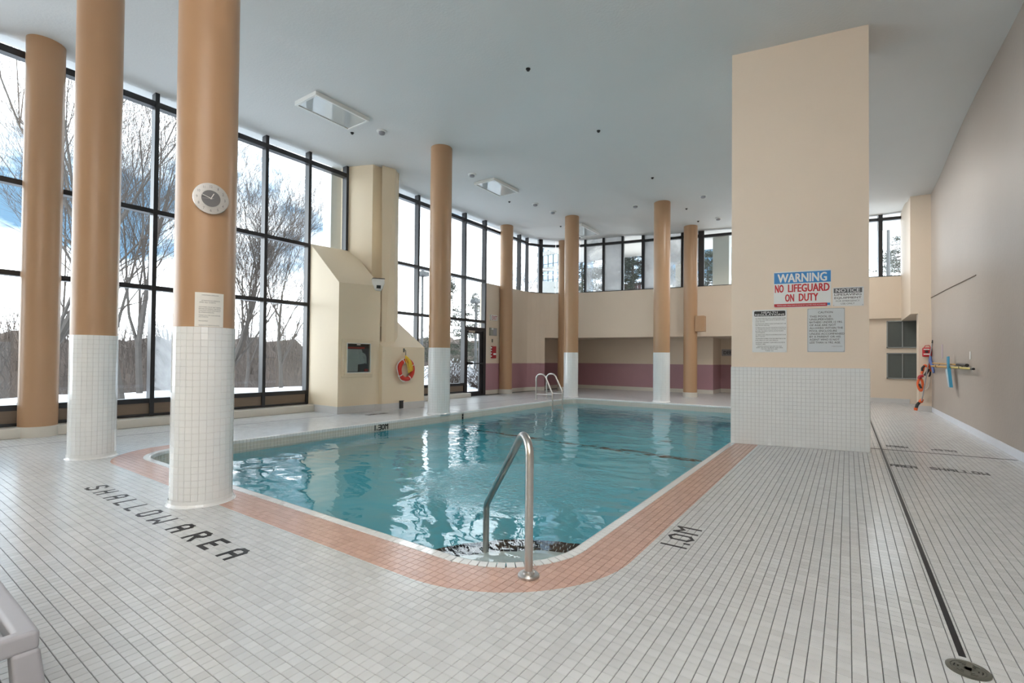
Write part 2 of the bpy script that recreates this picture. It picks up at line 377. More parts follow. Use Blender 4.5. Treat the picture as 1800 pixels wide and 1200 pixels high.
# leave out what lies far outside the field of view
uu, vv, ww = px(np.stack([cxs, cys, np.zeros_like(cxs)], 1))
cxs, cys, uu, vv, ww = (a[keep] for a in (cxs, cys, uu, vv, ww))
tilearea = CAM_F**2*TX*TY*CAM_H/np.maximum(ww, .2)**3
vis = (ww > .3) & (uu > 5) & (uu < 1795) & (vv < 1196) & ~((uu < 95) & (vv > 1030))
order = np.argsort(-(tilearea*vis)); sel = np.zeros(len(cxs), bool); sel[order[:300]] = True
hx, hy, bv, dz = TX/2-.0012, TY/2-.0012, .0009, .003
tv = np.array([(-hx+bv,-hy+bv,0),(hx-bv,-hy+bv,0),(hx-bv,hy-bv,0),(-hx+bv,hy-bv,0),(-hx,-hy,-dz),(hx,-hy,-dz),(hx,hy,-dz),(-hx,hy,-dz)])
tf = np.array([(0,1,2,3),(4,5,1,0),(5,6,2,1),(6,7,3,2),(7,4,0,3)])
def field(cx, cy):
    n = len(cx); off = np.stack([cx, cy, np.zeros(n)], 1)
    tilt = np.random.RandomState(3).normal(0, .002, (n, 2))
    V = tv[None]+off[:, None]; V[:, :, 2] += tv[None, :, 0]*tilt[:, None, 0]+tv[None, :, 1]*tilt[:, None, 1]
    return V.reshape(-1, 3), (tf[None]+(np.arange(n)*8)[:, None, None]).reshape(-1, 4)
V, F = field(cxs[~sel], cys[~sel])
tfld = fast_mesh('tile_field', V, F, floor_t, parent=floor, kind='stuff')
tme = bpy.data.meshes.new('tile'); tme.from_pydata([tuple(p) for p in tv], [], [tuple(int(i) for i in f) for f in tf]); tme.materials.append(floor_t)
for x, y in zip(cxs[sel], cys[sel]):
    o = bpy.data.objects.new('tile', tme); COL.objects.link(o); o.parent = floor; o.location = (x, y, 0)
    o.rotation_euler = (rnd.gauss(0, .002), rnd.gauss(0, .002), 0)

# black tile lettering set in the floor, strokes on a 2 x 3 cell
GL = {'S': [((1,2.6),(.75,3)),((.75,3),(.2,3)),((.2,3),(0,2.6)),((0,2.6),(0,1.9)),((0,1.9),(1,1.2)),((1,1.2),(1,.4)),((1,.4),(.8,0)),((.8,0),(.2,0)),((.2,0),(0,.4))],
 'H': [((0,0),(0,3)),((1,0),(1,3)),((0,1.5),(1,1.5))], 'A': [((0,0),(0,2.5)),((0,2.5),(.25,3)),((.25,3),(.75,3)),((.75,3),(1,2.5)),((1,2.5),(1,0)),((0,1.4),(1,1.4))],
 'L': [((0,3),(0,0)),((0,0),(1,0))], 'O': [((0,.4),(0,2.6)),((0,2.6),(.25,3)),((.25,3),(.75,3)),((.75,3),(1,2.6)),((1,2.6),(1,.4)),((1,.4),(.75,0)),((.75,0),(.25,0)),((.25,0),(0,.4))],
 'W': [((0,3),(0,0)),((0,0),(.5,1)),((.5,1),(1,0)),((1,0),(1,3))], 'R': [((0,0),(0,3)),((0,3),(.75,3)),((.75,3),(1,2.6)),((1,2.6),(1,1.9)),((1,1.9),(.75,1.5)),((.75,1.5),(0,1.5)),((.4,1.5),(1,0))],
 'E': [((1,3),(0,3)),((0,3),(0,0)),((0,0),(1,0)),((0,1.5),(.8,1.5))], '1': [((.5,0),(.5,3))], '.': [((.5,0),(.5,.5))], '0': [((0,.5),(0,2.5)),((0,2.5),(.5,3)),((.5,3),(1,2.5)),((1,2.5),(1,.5)),((1,.5),(.5,0)),((.5,0),(0,.5))],
 'M': [((0,0),(0,3)),((0,3),(.5,2)),((.5,2),(1,3)),((1,3),(1,0))], 'D': [((0,0),(0,3)),((0,3),(.7,3)),((.7,3),(1,2.5)),((1,2.5),(1,.5)),((1,.5),(.7,0)),((.7,0),(0,0))], 'P': [((0,0),(0,3)),((0,3),(1,3)),((1,3),(1,1.5)),((1,1.5),(0,1.5))],
 '3': [((0,3),(1,3)),((1,3),(1,0)),((1,0),(0,0)),((0,1.5),(1,1.5))]}
def letter(mb, ch, o, ux, uy, w_, h_, th, nrm, t=.0012):
    o, ux, uy, nrm = Vector(o), Vector(ux), Vector(uy), Vector(nrm)
    for q_, (a, b) in enumerate(GL[ch]):
        t = .0012+.00012*q_
        pa, pb = o+ux*(a[0]*w_)+uy*(a[1]/3*h_), o+ux*(b[0]*w_)+uy*(b[1]/3*h_)
        d = (pb-pa).normalized(); L = (pb-pa).length/2+th*.42; mb.obox((pa+pb)/2+nrm*(t/2-.0006), d, nrm.cross(d), nrm, L, th/2, t/2+.0006)
def letters(spec, name='floor_letter', parent=None, **k):
    for ch, o, wd in spec:
        mb = MB(); letter(mb, ch, o, w_=wd, **k); mb.build(name, black_t, parent or floor)
X_, Y_, Z_ = Vector((1,0,0)), Vector((0,1,0)), Vector((0,0,1))
letters([(c, (x, 1.334, 0), w_) for c, x, w_ in (('S',-5.46,.10),('H',-5.222,.085),('A',-4.968,.09),('L',-4.732,.085),('L',-4.50,.08),('O',-4.27,.085),('W',-4.05,.115))], ux=X_, uy=Y_, h_=.133, th=.021, nrm=Z_)
letters([(c, (x, 1.342, 0), w_) for c, x, w_ in (('A',-3.74,.088),('R',-3.49,.09),('E',-3.265,.09),('A',-3.015,.09))], ux=X_, uy=Y_, h_=.128, th=.027, nrm=Z_)
letters([('1',(-.824,3.045,0),.06),('.',(-.824,3.12,0),.06),('0',(-.824,3.20,0),.085),('M',(-.824,3.35,0),.105)], ux=Y_, uy=-X_, h_=.146, th=.019, nrm=Z_)
letters([(c, (x, 6.9, 0), .042) for c, x in zip('AREA', (.405,.465,.525,.58))]+[(c, (x, 6.96, 0), .044) for c, x in zip('SHALLOW', (.755,.825,.895,.965,1.03,1.095,1.165))], ux=X_, uy=Y_, h_=.13, th=.018, nrm=Z_)
letters([(c, (x, 8.60, 0), .042) for c, x in zip('AREA', (.67,.61,.55,.49))]+[(c, (x, 8.62, 0), .042) for c, x in zip('DEEP', (1.17,1.10,1.03,.97))], ux=-X_, uy=-Y_, h_=.12, th=.018, nrm=Z_)
letters([(c, (-7.95, 6.35+i*.075, 0), .045) for i, c in enumerate('SHALLOW')], ux=Y_, uy=-X_, h_=.13, th=.018, nrm=Z_)
mb = MB()
def strip(mb, pts, wd, z=.0008):
    for a, b in zip(pts[:-1], pts[1:]):
        a, b = Vector(a), Vector(b); d = (b-a).normalized(); n = Vector((-d.y, d.x))*wd/2
        mb.slab([(a.x-n.x, a.y-n.y, -.001), (b.x-n.x, b.y-n.y, -.001), (b.x+n.x, b.y+n.y, -.001), (a.x+n.x, a.y+n.y, -.001)], (0, 0, .001+z))
strip(mb, [(.372, 2.60), (.372, 12.5)], .023); mb.build('black_line', black_t, floor)
mb = MB(); strip(mb, [(.372, 1.2), (.372, 2.40)], .023); mb.build('black_line', black_t, floor)
mb = MB(); strip(mb, [(.23, 8.15), (1.68, 8.25)], .05); mb.build('black_line', black_t, floor)
mb = MB(); strip(mb, [(-8.36, 8.15), (-7.02, 8.15)], .04); mb.build('black_line', black_t, floor)
mb = MB(); strip(mb, [(-8.80, -1), (-8.62, 2.45), (-8.45, 5.9)], .016); mb.build('black_line', black_t, floor)
mb = MB(); strip(mb, [(-8.05, 8.5), (-7.85, 13.5)], .016); mb.build('black_line', black_t, floor)

# ------------------------------------------------------------------ pool
ZW = -.15
pool = thing('swimming_pool', 'rectangular turquoise swimming pool sunk in the tiled deck', 'pool', (-4.16, 7.7, 0))
def floor_z(y): return np.interp(y, (2, 4, 8.15, 10.5, 13.3), (-1.12, -1.2, -1.58, -2.6, -2.75))
R0 = pool_ring(0); mb = MB(); n0 = len(R0)
mb.add([(x, y, -.001) for x, y in R0]+[(x, y, -2.9) for x, y in R0], [(i, (i+1)%n0, n0+(i+1)%n0, n0+i)[::-1] for i in range(n0)])
ys = lin(PY0, PY1, 40)
vs = []; 
for y in ys: vs += [(PX0, y, float(floor_z(y))), (PX1, y, float(floor_z(y)))]
mb.add(vs, [(2*i, 2*i+1, 2*i+3, 2*i+2) for i in range(len(ys)-1)])
mb.build('basin', pool_m, pool)
mb = MB(); mb.slab([(PX0, 8.08, float(floor_z(8.1))+.001), (PX1, 8.08, float(floor_z(8.1))+.001), (PX1, 8.2, float(floor_z(8.2))+.001), (PX0, 8.2, float(floor_z(8.2))+.001)], (0,0,.01)); mb.build('floor_line', black_t, pool)
mb = MB(); mb.lathe([(.12, 0), (.12, .02), (.09, .03), (0, .03)], (-3.2, 10.4, float(floor_z(10.4))+.004), 20); mb.build('main_drain', black_t, pool)
# step in the near right corner with four rows of black tiles on its edge
cxp, cyp = PX1, PY0; mb = MB(); pts = [(cxp, cyp)]+[(cxp+1.18*math.cos(a), cyp+1.18*math.sin(a)) for a in lin(math.pi/2, math.pi, 25)]
step_w = mat('white step tile', (.78, .80, .78), .3, var=.04)
clipx = [(min(max(x, PX0), PX1-.001), max(y, PY0+.001)) for x, y in pts]
mb.prism(clipx, -.72, -.362); mb.build('step', step_w, pool)
mb = MB(); pts2 = [(cxp, cyp)]+[(cxp+1.5*math.cos(a), cyp+1.5*math.sin(a)) for a in lin(math.pi/2, math.pi, 25)]
mb.prism([(min(x, PX1-.001), max(y, PY0+.001)) for x, y in pts2], -1.1, -.66); mb.build('step', pool_m, pool)
for k in range(4):
    r0_, r1_ = .985+k*.05, .985+k*.05+.045; nn = int(r0_*math.pi/2/.052)
    for i in range(nn):
        a0, a1 = math.pi/2+(math.pi/2)*(i+.06)/nn, math.pi/2+(math.pi/2)*(i+.94)/nn
        mb = MB(); mb.prism([(cxp+r*math.cos(a), cyp+r*math.sin(a)) for r, a in ((r0_,a0),(r1_,a0),(r1_,a1),(r0_,a1))], -.364, -.357); mb.build('step_tile', black_t, pool)
# coping: one row of white edge tiles round the rim
def ring_samples(pitch):
    P = pool_ring(0, 24); P.append(P[0]); out = []; acc = 0
    seg = [math.dist(P[i], P[i+1]) for i in range(len(P)-1)]; tot = sum(seg); n = int(tot/pitch); cum = np.cumsum([0]+seg)
    for k in range(n):
        s = (k+.5)/n*tot; i = min(int(np.searchsorted(cum, s))-1, len(seg)-1); i = max(i, 0)
        f_ = (s-cum[i])/max(seg[i], 1e-9); p = Vector(P[i]).lerp(Vector(P[i+1]), f_); d = (Vector(P[i+1])-Vector(P[i])).normalized()
        out.append((p, d))
    return out
cop = ring_samples(.0495)
prof = [(.060, -.002), (.059, .0035), (.004, .005), (-.010, .001), (-.014, -.012), (-.014, -.04), (0, -.04)]
def cop_mesh(half=.0232):
    vs = []
    for s in (-1, 1): vs += [(s*half, a, b) for a, b in prof]
    k = len(prof); return vs, [tuple(range(k))[::-1], tuple(range(k, 2*k))]+[(i, (i+1)%k, k+(i+1)%k, k+i) for i in range(k)]
cvs, cfs = cop_mesh(); cme = bpy.data.meshes.new('coping_tile'); cme.from_pydata(cvs, [], cfs); cme.materials.append(white_t)
cp = sorted(range(len(cop)), key=lambda i: cop[i][0].length); near_set = set(cp[:170]); mb = MB()
for i, (p, d) in enumerate(cop):
    n = Vector((d.y, -d.x)); M4 = Matrix(((d.x, n.x, 0, p.x), (d.y, n.y, 0, p.y), (0, 0, 1, 0), (0, 0, 0, 1)))
    if i in near_set:
        o = bpy.data.objects.new('coping_tile', cme); COL.objects.link(o); o.parent = pool
        o.matrix_local = Matrix.Translation(-Vector((-4.16, 7.7, 0))) @ M4
    else: mb.add([M4 @ Vector(v) for v in cvs], cfs)
tag(mb.build('coping_row', white_t, pool), kind='stuff')
# band of small white tiles between rim and water
mb = MB()
for p, d in cop:
    n = Vector((d.y, -d.x)); 
    for r in range(5):
        z0 = -.044-r*.05; a, b = p-d*.0225-n*.0, p+d*.0225
        mb.slab([(a.x-n.x*.006, a.y-n.y*.006, z0), (b.x-n.x*.006, b.y-n.y*.006, z0), (b.x-n.x*.006, b.y-n.y*.006, z0-.045), (a.x-n.x*.006, a.y-n.y*.006, z0-.045)], (n.x*.008, n.y*.008, 0))
tag(mb.build('waterline_tiles', curb_m, pool), kind='stuff')
for r in range(5):
    mb = MB(); mb.box(PX0-.002, 8.055, -.05-r*.05, PX0+.009, 8.10, -.005-r*.05); mb.build('black_wall_tile', black_t, pool)
letters([(c, (PX0+.009, y, -.135), w_) for c, y, w_ in (('1',5.66,.05),('.',5.71,.04),('3',5.765,.05),('0',5.84,.05),('M',5.92,.055))], name='depth_mark', parent=pool, ux=Y_, uy=Z_, h_=.085, th=.018, nrm=X_)
# fix parent offset of marks (built in world coordinates)
mb = MB(); Ra, Rb = pool_ring(-.0015), pool_ring(-.0015); nn = len(Ra); mb.add([(x, y, -.002) for x, y in Ra]+[(x, y, -.30) for x, y in Ra], [(i, nn+i, nn+(i+1)%nn, (i+1)%nn) for i in range(nn)]); mb.build('band_grout', grout_l, pool)
# water surface
Wr = pool_ring(-.003, 12); mb = MB(); mb.add([(x, y, ZW) for x, y in Wr], [tuple(range(len(Wr)))])
tag(mb.build('pool_water', water_m), 'clear rippled turquoise water filling the swimming pool', 'water', kind='stuff')

# ------------------------------------------------------------------ ceiling
gxs = lin(WX-.35, 2.05, 34); gys = lin(REAR-.3, 19.8, 56); mb = MB(); vs = []
for y in gys:
    for x in gxs: vs.append((x, y, zc(x, y)))
nx = len(gxs); mb.add(vs, [(j*nx+i, (j+1)*nx+i, (j+1)*nx+i+1, j*nx+i+1) for j in range(len(gys)-1) for i in range(nx-1)])
mb.add([(x, y, 6.0) for x in (gxs[0], gxs[-1]) for y in (gys[0], gys[-1])], [(0, 2, 3, 1)])
struct(mb.build('ceiling', ceil_m, smooth=True))

# ------------------------------------------------------------------ walls
def wall(name, mats, fn): mb = MB(); fn(mb); return struct(mb.build(name, mats))
wall('wall_right', beige, lambda m_: m_.prism([(1.80, REAR), (1.69, 11), (1.652, 14.92), (1.645, 18.2), (2.0, 18.2), (2.0, REAR)], -.01, 6))
mb = MB(); mb.prism([(1.80, REAR), (1.69, 11), (1.652, 15.1), (1.64, 15.1), (1.676, 11), (1.785, REAR)], 0, .11); struct(mb.build('baseboard_right', base_w))
wall('wall_rear', cream, lambda m_: m_.box(WX, REAR-.2, 0, 2.0, REAR, 6))
# solid part of the window wall behind the sloped enclosures
wall('wall_left', cream, lambda m_: m_.box(WX-.25, 7.07, 0, WX, 8.38, 6))
def left_panel(m_):
    m_.box(WX-.25, 12.42, 0, WX, 14.9, 3.66)
w2 = wall('wall_left_back', tan_w, left_panel)
mb = MB(); mb.box(WX-.001, 12.42, .14, WX+.004, 14.9, 1.02); mb.build('dado', purple, w2)
mb = MB(); mb.box(WX-.001, 12.42, 0, WX+.012, 14.9, .14); struct(mb.build('baseboard_left', curb_m))
# upper curved and back wall (a bulkhead that overhangs the lower wall)
path = ARC+[back(x) for x in (-6, -3, 0, 1.72)]
def bulkhead(m_):
    out = []
    for i, p in enumerate(path):
        d = (path[min(i+1, len(path)-1)]-path[max(i-1, 0)]).normalized(); out.append(p+Vector((-d.y, d.x))*.25)
    for i in range(len(path)-1):
        a, b, c, d = path[i], path[i+1], out[i+1], out[i]; z0 = 0 if i < 4 else (2.6 if b.x > 1 else 1.985)
        m_.prism([tuple(a), tuple(b), tuple(c), tuple(d)], z0, 3.66)
wb = wall('wall_back', tan_w, bulkhead)
mb = MB(); mb.prism([(p.x, p.y+.004) for p in ARC[4:]]+[(-3, 16.99), (0.3, 17.5), (.3, 19.6), (WX-.2, 19.6), (WX-.2, ARC[4].y)], 1.99, 2.05); struct(mb.build('trim_1', tan_w))
def lower(m_, z0, z1, t):
    m_.prism([(WX-.05+t, 14.9), (WX-.05+t, 18.0-t), (WX-.3, 18.0-t), (WX-.3, 14.9)], z0, z1)
    m_.box(WX-.3, 18.0-t, z0, -3.9, 18.25, z1); m_.box(-4.1, 18.26, z0, -3.9+t, 19.3, z1); m_.box(-3.9, 18.0-t, z0, -3.9+max(t, .001), 18.26, z1); m_.box(-3.9, 19.25-t, z0, .3, 19.5, z1); m_.box(.25, 17.6, z0, .3+t, 19.4, z1)
wl = wall('wall_back_lower', tan_w, lambda m_: lower(m_, 0, 2.0, 0))
mb = MB(); lower(mb, .14, 1.03, .004); mb.build('dado', purple, wl)
mb = MB(); lower(mb, 0, .14, .012); struct(mb.build('baseboard_back', curb_m))
# dado on the curved part that reaches the floor
mb = MB()
for i in range(4):
    a, b = ARC[i], ARC[i+1]; d = (b-a).normalized(); n = Vector((d.y, -d.x))
    mb.prism([tuple(a+n*.004), tuple(b+n*.004), tuple(b), tuple(a)], .14, 1.02)
mb.build('dado', purple, wb)
mb = MB()
for i in range(4):
    a, b = ARC[i], ARC[i+1]; d = (b-a).normalized(); n = Vector((d.y, -d.x)); mb.prism([tuple(a+n*.012), tuple(b+n*.012), tuple(b), tuple(a)], 0, .14)
mb.build('base_tile', curb_m, wb)
# far right alcove
mb = MB(); mb.box(.3, 17.72, 0, 1.66, 17.95, 2.44); mb.prism([(.2, 17.5), (1.36, 17.68), (1.66, 17.72), (1.66, 18.2), (.2, 18.2)], 2.44, 2.80); struct(mb.build('wall_alcove', tan_w))
mb = MB(); mb.box(.3, 17.70, 0, 1.45, 17.73, .13); struct(mb.build('baseboard_alcove', base_m))
mb = MB(); mb.box(1.41, 15.2, .13, 1.66, 15.6, 2.40); mb.box(1.265, 15.25, 2.36, 1.66, 17.9, 5.6); struct(mb.build('wall_corner_pier', tan_w))
mb = MB(); mb.box(1.40, 15.19, 0, 1.66, 15.6, .13); struct(mb.build('baseboard_pier', base_m))

# ------------------------------------------------------------------ windows
def bar(mb, a, b, wdt, depth_in, depth_out, vertical, z0=None, z1=None): pass
def flat_window(name, ys_, zs_, z_lo, z_hi, skip=(), panel=None, panes=None, x=WX, label=None):
    """frame in the plane x = WX: mullions at ys_, rails at zs_ [(z, half height)]"""
    r = thing(name, None, None, (x, ys_[0], z_lo)); r['kind'] = 'structure'
    for y in ys_:
        hi = z_hi(y) if callable(z_hi) else z_hi; lo = z_lo
        for (y_, a, b) in skip:
            if abs(y_-y) < .02: lo = b
        mb = MB(); mb.box(x-.14, y-.032, lo, x+.012, y+.032, hi); mb.build('mullion', frame_m, r)
    for z, hh in zs_:
        for ya, yb in zip(ys_[:-1], ys_[1:]):
            zz = z(.5*(ya+yb)) if callable(z) else z
            mb = MB(); mb.box(x-.13, ya+.032, zz-hh, x+.004, yb-.032, zz+hh); mb.build('rail', frame_m, r)
    return r
TZ = 5.475
A_Y = [-3.53, -2.565, -1.60, -.635, .33, 1.295, 2.255, 3.22, 4.175, 5.13, 6.09, 7.05]
B_Y = [8.40, 9.38, 10.37, 11.37, 12.38]
C_Y = [12.38, 13.39, 14.41, 14.95]
hiA = lambda y: zc(WX, y)+.02
def grid_panes(r, ys_, zs_, spec=None):
    for i, (ya, yb) in enumerate(zip(ys_[:-1], ys_[1:])):
        for j, (za, zb) in enumerate(zip(zs_[:-1], zs_[1:])):
            g_ = (spec or {}).get((i, j), glass)
            if g_ is None: continue
            mb = MB(); mb.box(WX-.085, ya+.03, za, WX-.077, yb-.03, zb); mb.build('pane', g_, r)
wA = flat_window('window_1', A_Y, [(TZ, .05), (3.63, .038), (2.325, .038), (.405, .04), (.165, .022)], .14, hiA)
grid_panes(wA, A_Y, [.44, 2.30, 3.60, 5.44, 5.72], {(7, 0): mist_half})
for ya, yb in zip(A_Y[:-1], A_Y[1:]):
    mb = MB(); mb.box(WX-.11, ya+.032, .185, WX-.02, yb-.032, .37); mb.build('sill_panel', sill_m, wA)
wB = flat_window('window_2', B_Y[:4], [(TZ, .05), (3.69, .038), (2.37, .038), (.375, .04), (.145, .022)], .12, hiA)
grid_panes(wB, B_Y[:4], [.41, 2.34, 3.66, 5.44, 5.72])
for ya, yb in zip(B_Y[:3], B_Y[1:4]):
    mb = MB(); mb.box(WX-.11, ya+.032, .165, WX-.02, yb-.032, .34); mb.build('sill_panel', sill_m, wB)
# over the door
for z, hh in ((TZ, .05), (3.70, .038), (2.375, .04)):
    mb = MB(); mb.box(WX-.13, 11.40, z-hh, WX+.004, 12.35, z+hh); mb.build('rail', frame_m, wB)
mb = MB(); mb.box(WX-.14, 12.348, 0, WX+.012, 12.42, hiA(12.4)); mb.build('mullion', frame_m, wB)
for za, zb in ((2.2, 2.35), (2.40, 3.67), (3.73, 5.44), (5.5, 5.72)):
    mb = MB(); mb.box(WX-.085, 11.40, za, WX-.077, 12.36, zb); mb.build('pane', glass, wB)
wC = flat_window('window_3', C_Y[1:3], [], 3.66, hiA)
for ya, yb in zip(C_Y[:-1], C_Y[1:]):
    mb = MB(); mb.box(WX-.13, ya+.03, TZ-.045, WX+.004, yb-.03, TZ+.045); mb.build('rail', frame_m, wC)
    mb = MB(); mb.box(WX-.085, ya+.02, 3.66, WX-.077, yb-.02, 5.72); mb.build('pane', glass, wC)
mb = MB(); mb.box(WX-.12, 14.90, 3.66, WX+.012, 14.94, hiA(14.9)); mb.build('mullion', frame_m, wC)
# door
d1 = thing('door_1', None, None, (WX, 11.87, 0)); d1['kind'] = 'structure'
mb = MB(); mb.box(WX-.13, 11.34, 0, WX+.02, 11.46, 2.17); mb.box(WX-.13, 12.26, 0, WX+.02, 12.36, 2.17); mb.box(WX-.13, 11.46, 2.06, WX+.02, 12.26, 2.17); mb.box(WX-.13, 11.46, 0, WX+.02, 12.26, .035); mb.build('frame', frame_m, d1)
mb = MB(); mb.box(WX-.07, 11.46, .035, WX-.02, 11.53, 2.055); mb.box(WX-.07, 12.12, .035, WX-.02, 12.26, 2.055); mb.box(WX-.07, 11.53, .035, WX-.02, 12.12, .13); mb.box(WX-.07, 11.53, 1.97, WX-.02, 12.12, 2.055); leaf = mb.build('door_leaf', frame_m, d1)
mb = MB(); mb.box(WX-.05, 11.53, .13, WX-.042, 12.12, 1.97); mb.build('pane', glass, leaf)
mb = MB(); mb.box(WX-.02, 11.48, .985, WX+.045, 11.72, 1.065); mb.tube([(WX+.03, 11.72, 1.02), (WX+.03, 12.2, 1.02)], .017, 10); mb.box(WX-.02, 12.17, .99, WX+.045, 12.24, 1.05); mb.build('push_bar', black_p, leaf)
mb = MB(); mb.box(WX-.01, 11.5, 1.99, WX+.05, 11.80, 2.05); mb.build('door_closer', steel, d1)
# curved corner and back windows
def path_window(name, pts, z0, tr, posts, panes):
    r = thing(name, None, None, (pts[0][0], pts[0][1], z0)); r['kind'] = 'structure'
    for i, p in enumerate(pts):
        a, b = Vector(pts[max(i-1, 0)]), Vector(pts[min(i+1, len(pts)-1)]); d = (b-a).normalized(); n = Vector((d.y, -d.x)); h = posts[i]
        if h: mb = MB(); mb.obox((p[0]-n.x*.06, p[1]-n.y*.06, (z0+5.75)/2), (d.x, d.y, 0), (n.x, n.y, 0), Z_, h, .075, (5.75-z0)/2); mb.build('mullion', frame_m, r)
    for i in range(len(pts)-1):
        a, b = Vector(pts[i]), Vector(pts[i+1]); d = (b-a); L = d.length; d.normalize(); n = Vector((d.y, -d.x)); c = (a+b)/2; h0, h1 = posts[i], posts[i+1]
        za = (tr(a.x)+tr(b.x))/2
        mb = MB(); mb.obox((c.x-n.x*.05, c.y-n.y*.05, za), (d.x, d.y, 0), (n.x, n.y, 0), Z_, L/2-.01, .06, .042); mb.build('transom', frame_m, r)
        mb = MB(); mb.obox((c.x-n.x*.08, c.y-n.y*.08, (z0+5.7)/2), (d.x, d.y, 0), (n.x, n.y, 0), Z_, L/2-.01, .004, (5.7-z0)/2); mb.build('pane', panes[i], r)
        mb = MB(); mb.obox((c.x-n.x*.06, c.y-n.y*.06, z0+.006), (d.x, d.y, 0), (n.x, n.y, 0), Z_, L/2-.01, .06, .012); mb.build('sill_bar', frame_m, r)
    return r
arcw = [tuple(ARC[i]) for i in (0, 2, 4, 6, 8, 10)]
path_window('window_4', [(WX, 14.93), tuple(ARC[3]), tuple(ARC[6]), tuple(ARC[10])], 3.66, lambda x: 5.45, [0, .075, 0, 0], [glass, glass, glass])
bx = [-8.2, -7.99, -7.307, -6.619, -5.909, -5.224, -4.616, -4.02]
path_window('window_5', [tuple(back(x)) for x in bx], 3.66, lambda x: float(np.interp(x, (-8.2, -4), (5.42, 5.36))), [0, .035, .04, .04, .05, .04, .04, .09], [glass, mist_half, mist, glass, mist, mist_half, mist_half])
path_window('window_6', [tuple(back(x)) for x in (-4.02, -3.0, -2.2, -1.4, -.6, .1, .791, 1.377)], 3.66, lambda x: 5.34, [0, .04, .04, .04, .04, .04, .05, .03], [glass]*7)
# right end jamb
mb = MB(); mb.box(1.36, 17.6, 3.4, 1.66, 18.0, 5.7); struct(mb.build('trim_2', tan_w))

# curb below the windows
mb = MB(); mb.box(WX-.15, REAR, 0, -9.44, 7.06, .14); struct(mb.build('trim_3', curb_m, bevel=.01))
mb = MB(); mb.box(WX-.15, 8.3, 0, -9.42, 11.34, .12); struct(mb.build('trim_4', curb_m, bevel=.01))

# sloped enclosures and pilaster between the two window bands
L_ = [(-8.611, 6.081), (-8.527, 6.956)]
mb = MB()
prof_l = [(WX+.01, .0), (-8.6, .0), (-8.6, 2.74), (WX+.01, 3.67)]
a0 = [(WX+.015, 6.115, 0), (L_[0][0], L_[0][1], 0), (L_[0][0], L_[0][1], 2.72), (WX+.015, 6.115, 3.665)]
a1 = [(WX+.015, 7.24, 0), (L_[1][0], 7.08, 0), (L_[1][0], 7.08, 2.76), (WX+.015, 7.24, 3.70)]
mb.add(a0+a1, [(0,1,2,3),(7,6,5,4),(1,5,6,2),(2,6,7,3),(0,4,5,1),(3,7,4,0)]); struct(mb.build('wall_enclosure_left', cream))
mb = MB(); a0 = [(WX+.015, 7.05, 0), (-8.423, 7.074, 0), (-8.423, 7.074, 1.413), (WX+.015, 7.06, 2.30)]
a1 = [(WX+.015, 8.36, 0), (-8.374, 8.309, 0), (-8.374, 8.309, 1.425), (WX+.015, 8.27, 2.36)]
mb.add(a0+a1, [(0,1,2,3),(7,6,5,4),(1,5,6,2),(2,6,7,3),(0,4,5,1),(3,7,4,0)]); struct(mb.build('wall_enclosure_right', cream))
mb = MB(); mb.prism([(WX-.05, 7.07), (-9.36, 7.22), (-9.12, 7.31), (-9.10, 7.72), (-9.0, 8.0), (WX-.05, 8.1)], 0, 5.95)
lo_ = [(-8.62, 7.40), (-8.428, 7.070), (-8.412, 7.400), (-8.62, 7.70)]; hi_ = [(-9.12, 7.70), (-9.01, 7.48), (-8.905, 7.81), (-9.05, 8.02)]
mb.add([(x, y, 0) for x, y in lo_]+[(x, y, 5.95) for x, y in hi_], [(3,2,1,0), (4,5,6,7), (0,1,5,4), (1,2,6,5), (2,3,7,6), (3,0,4,7)]); struct(mb.build('wall_pilaster', cream))
mb = MB(); mb.prism([(WX+.02, 6.10), (-8.60, 6.07), (-8.515, 6.95), (-8.415, 7.06), (-8.362, 8.32), (-8.40, 8.32), (-8.45, 7.1), (-8.55, 7.0), (-8.63, 6.1), (WX+.02, 6.13)], 0, .148); struct(mb.build('baseboard_enclosure', base_m))

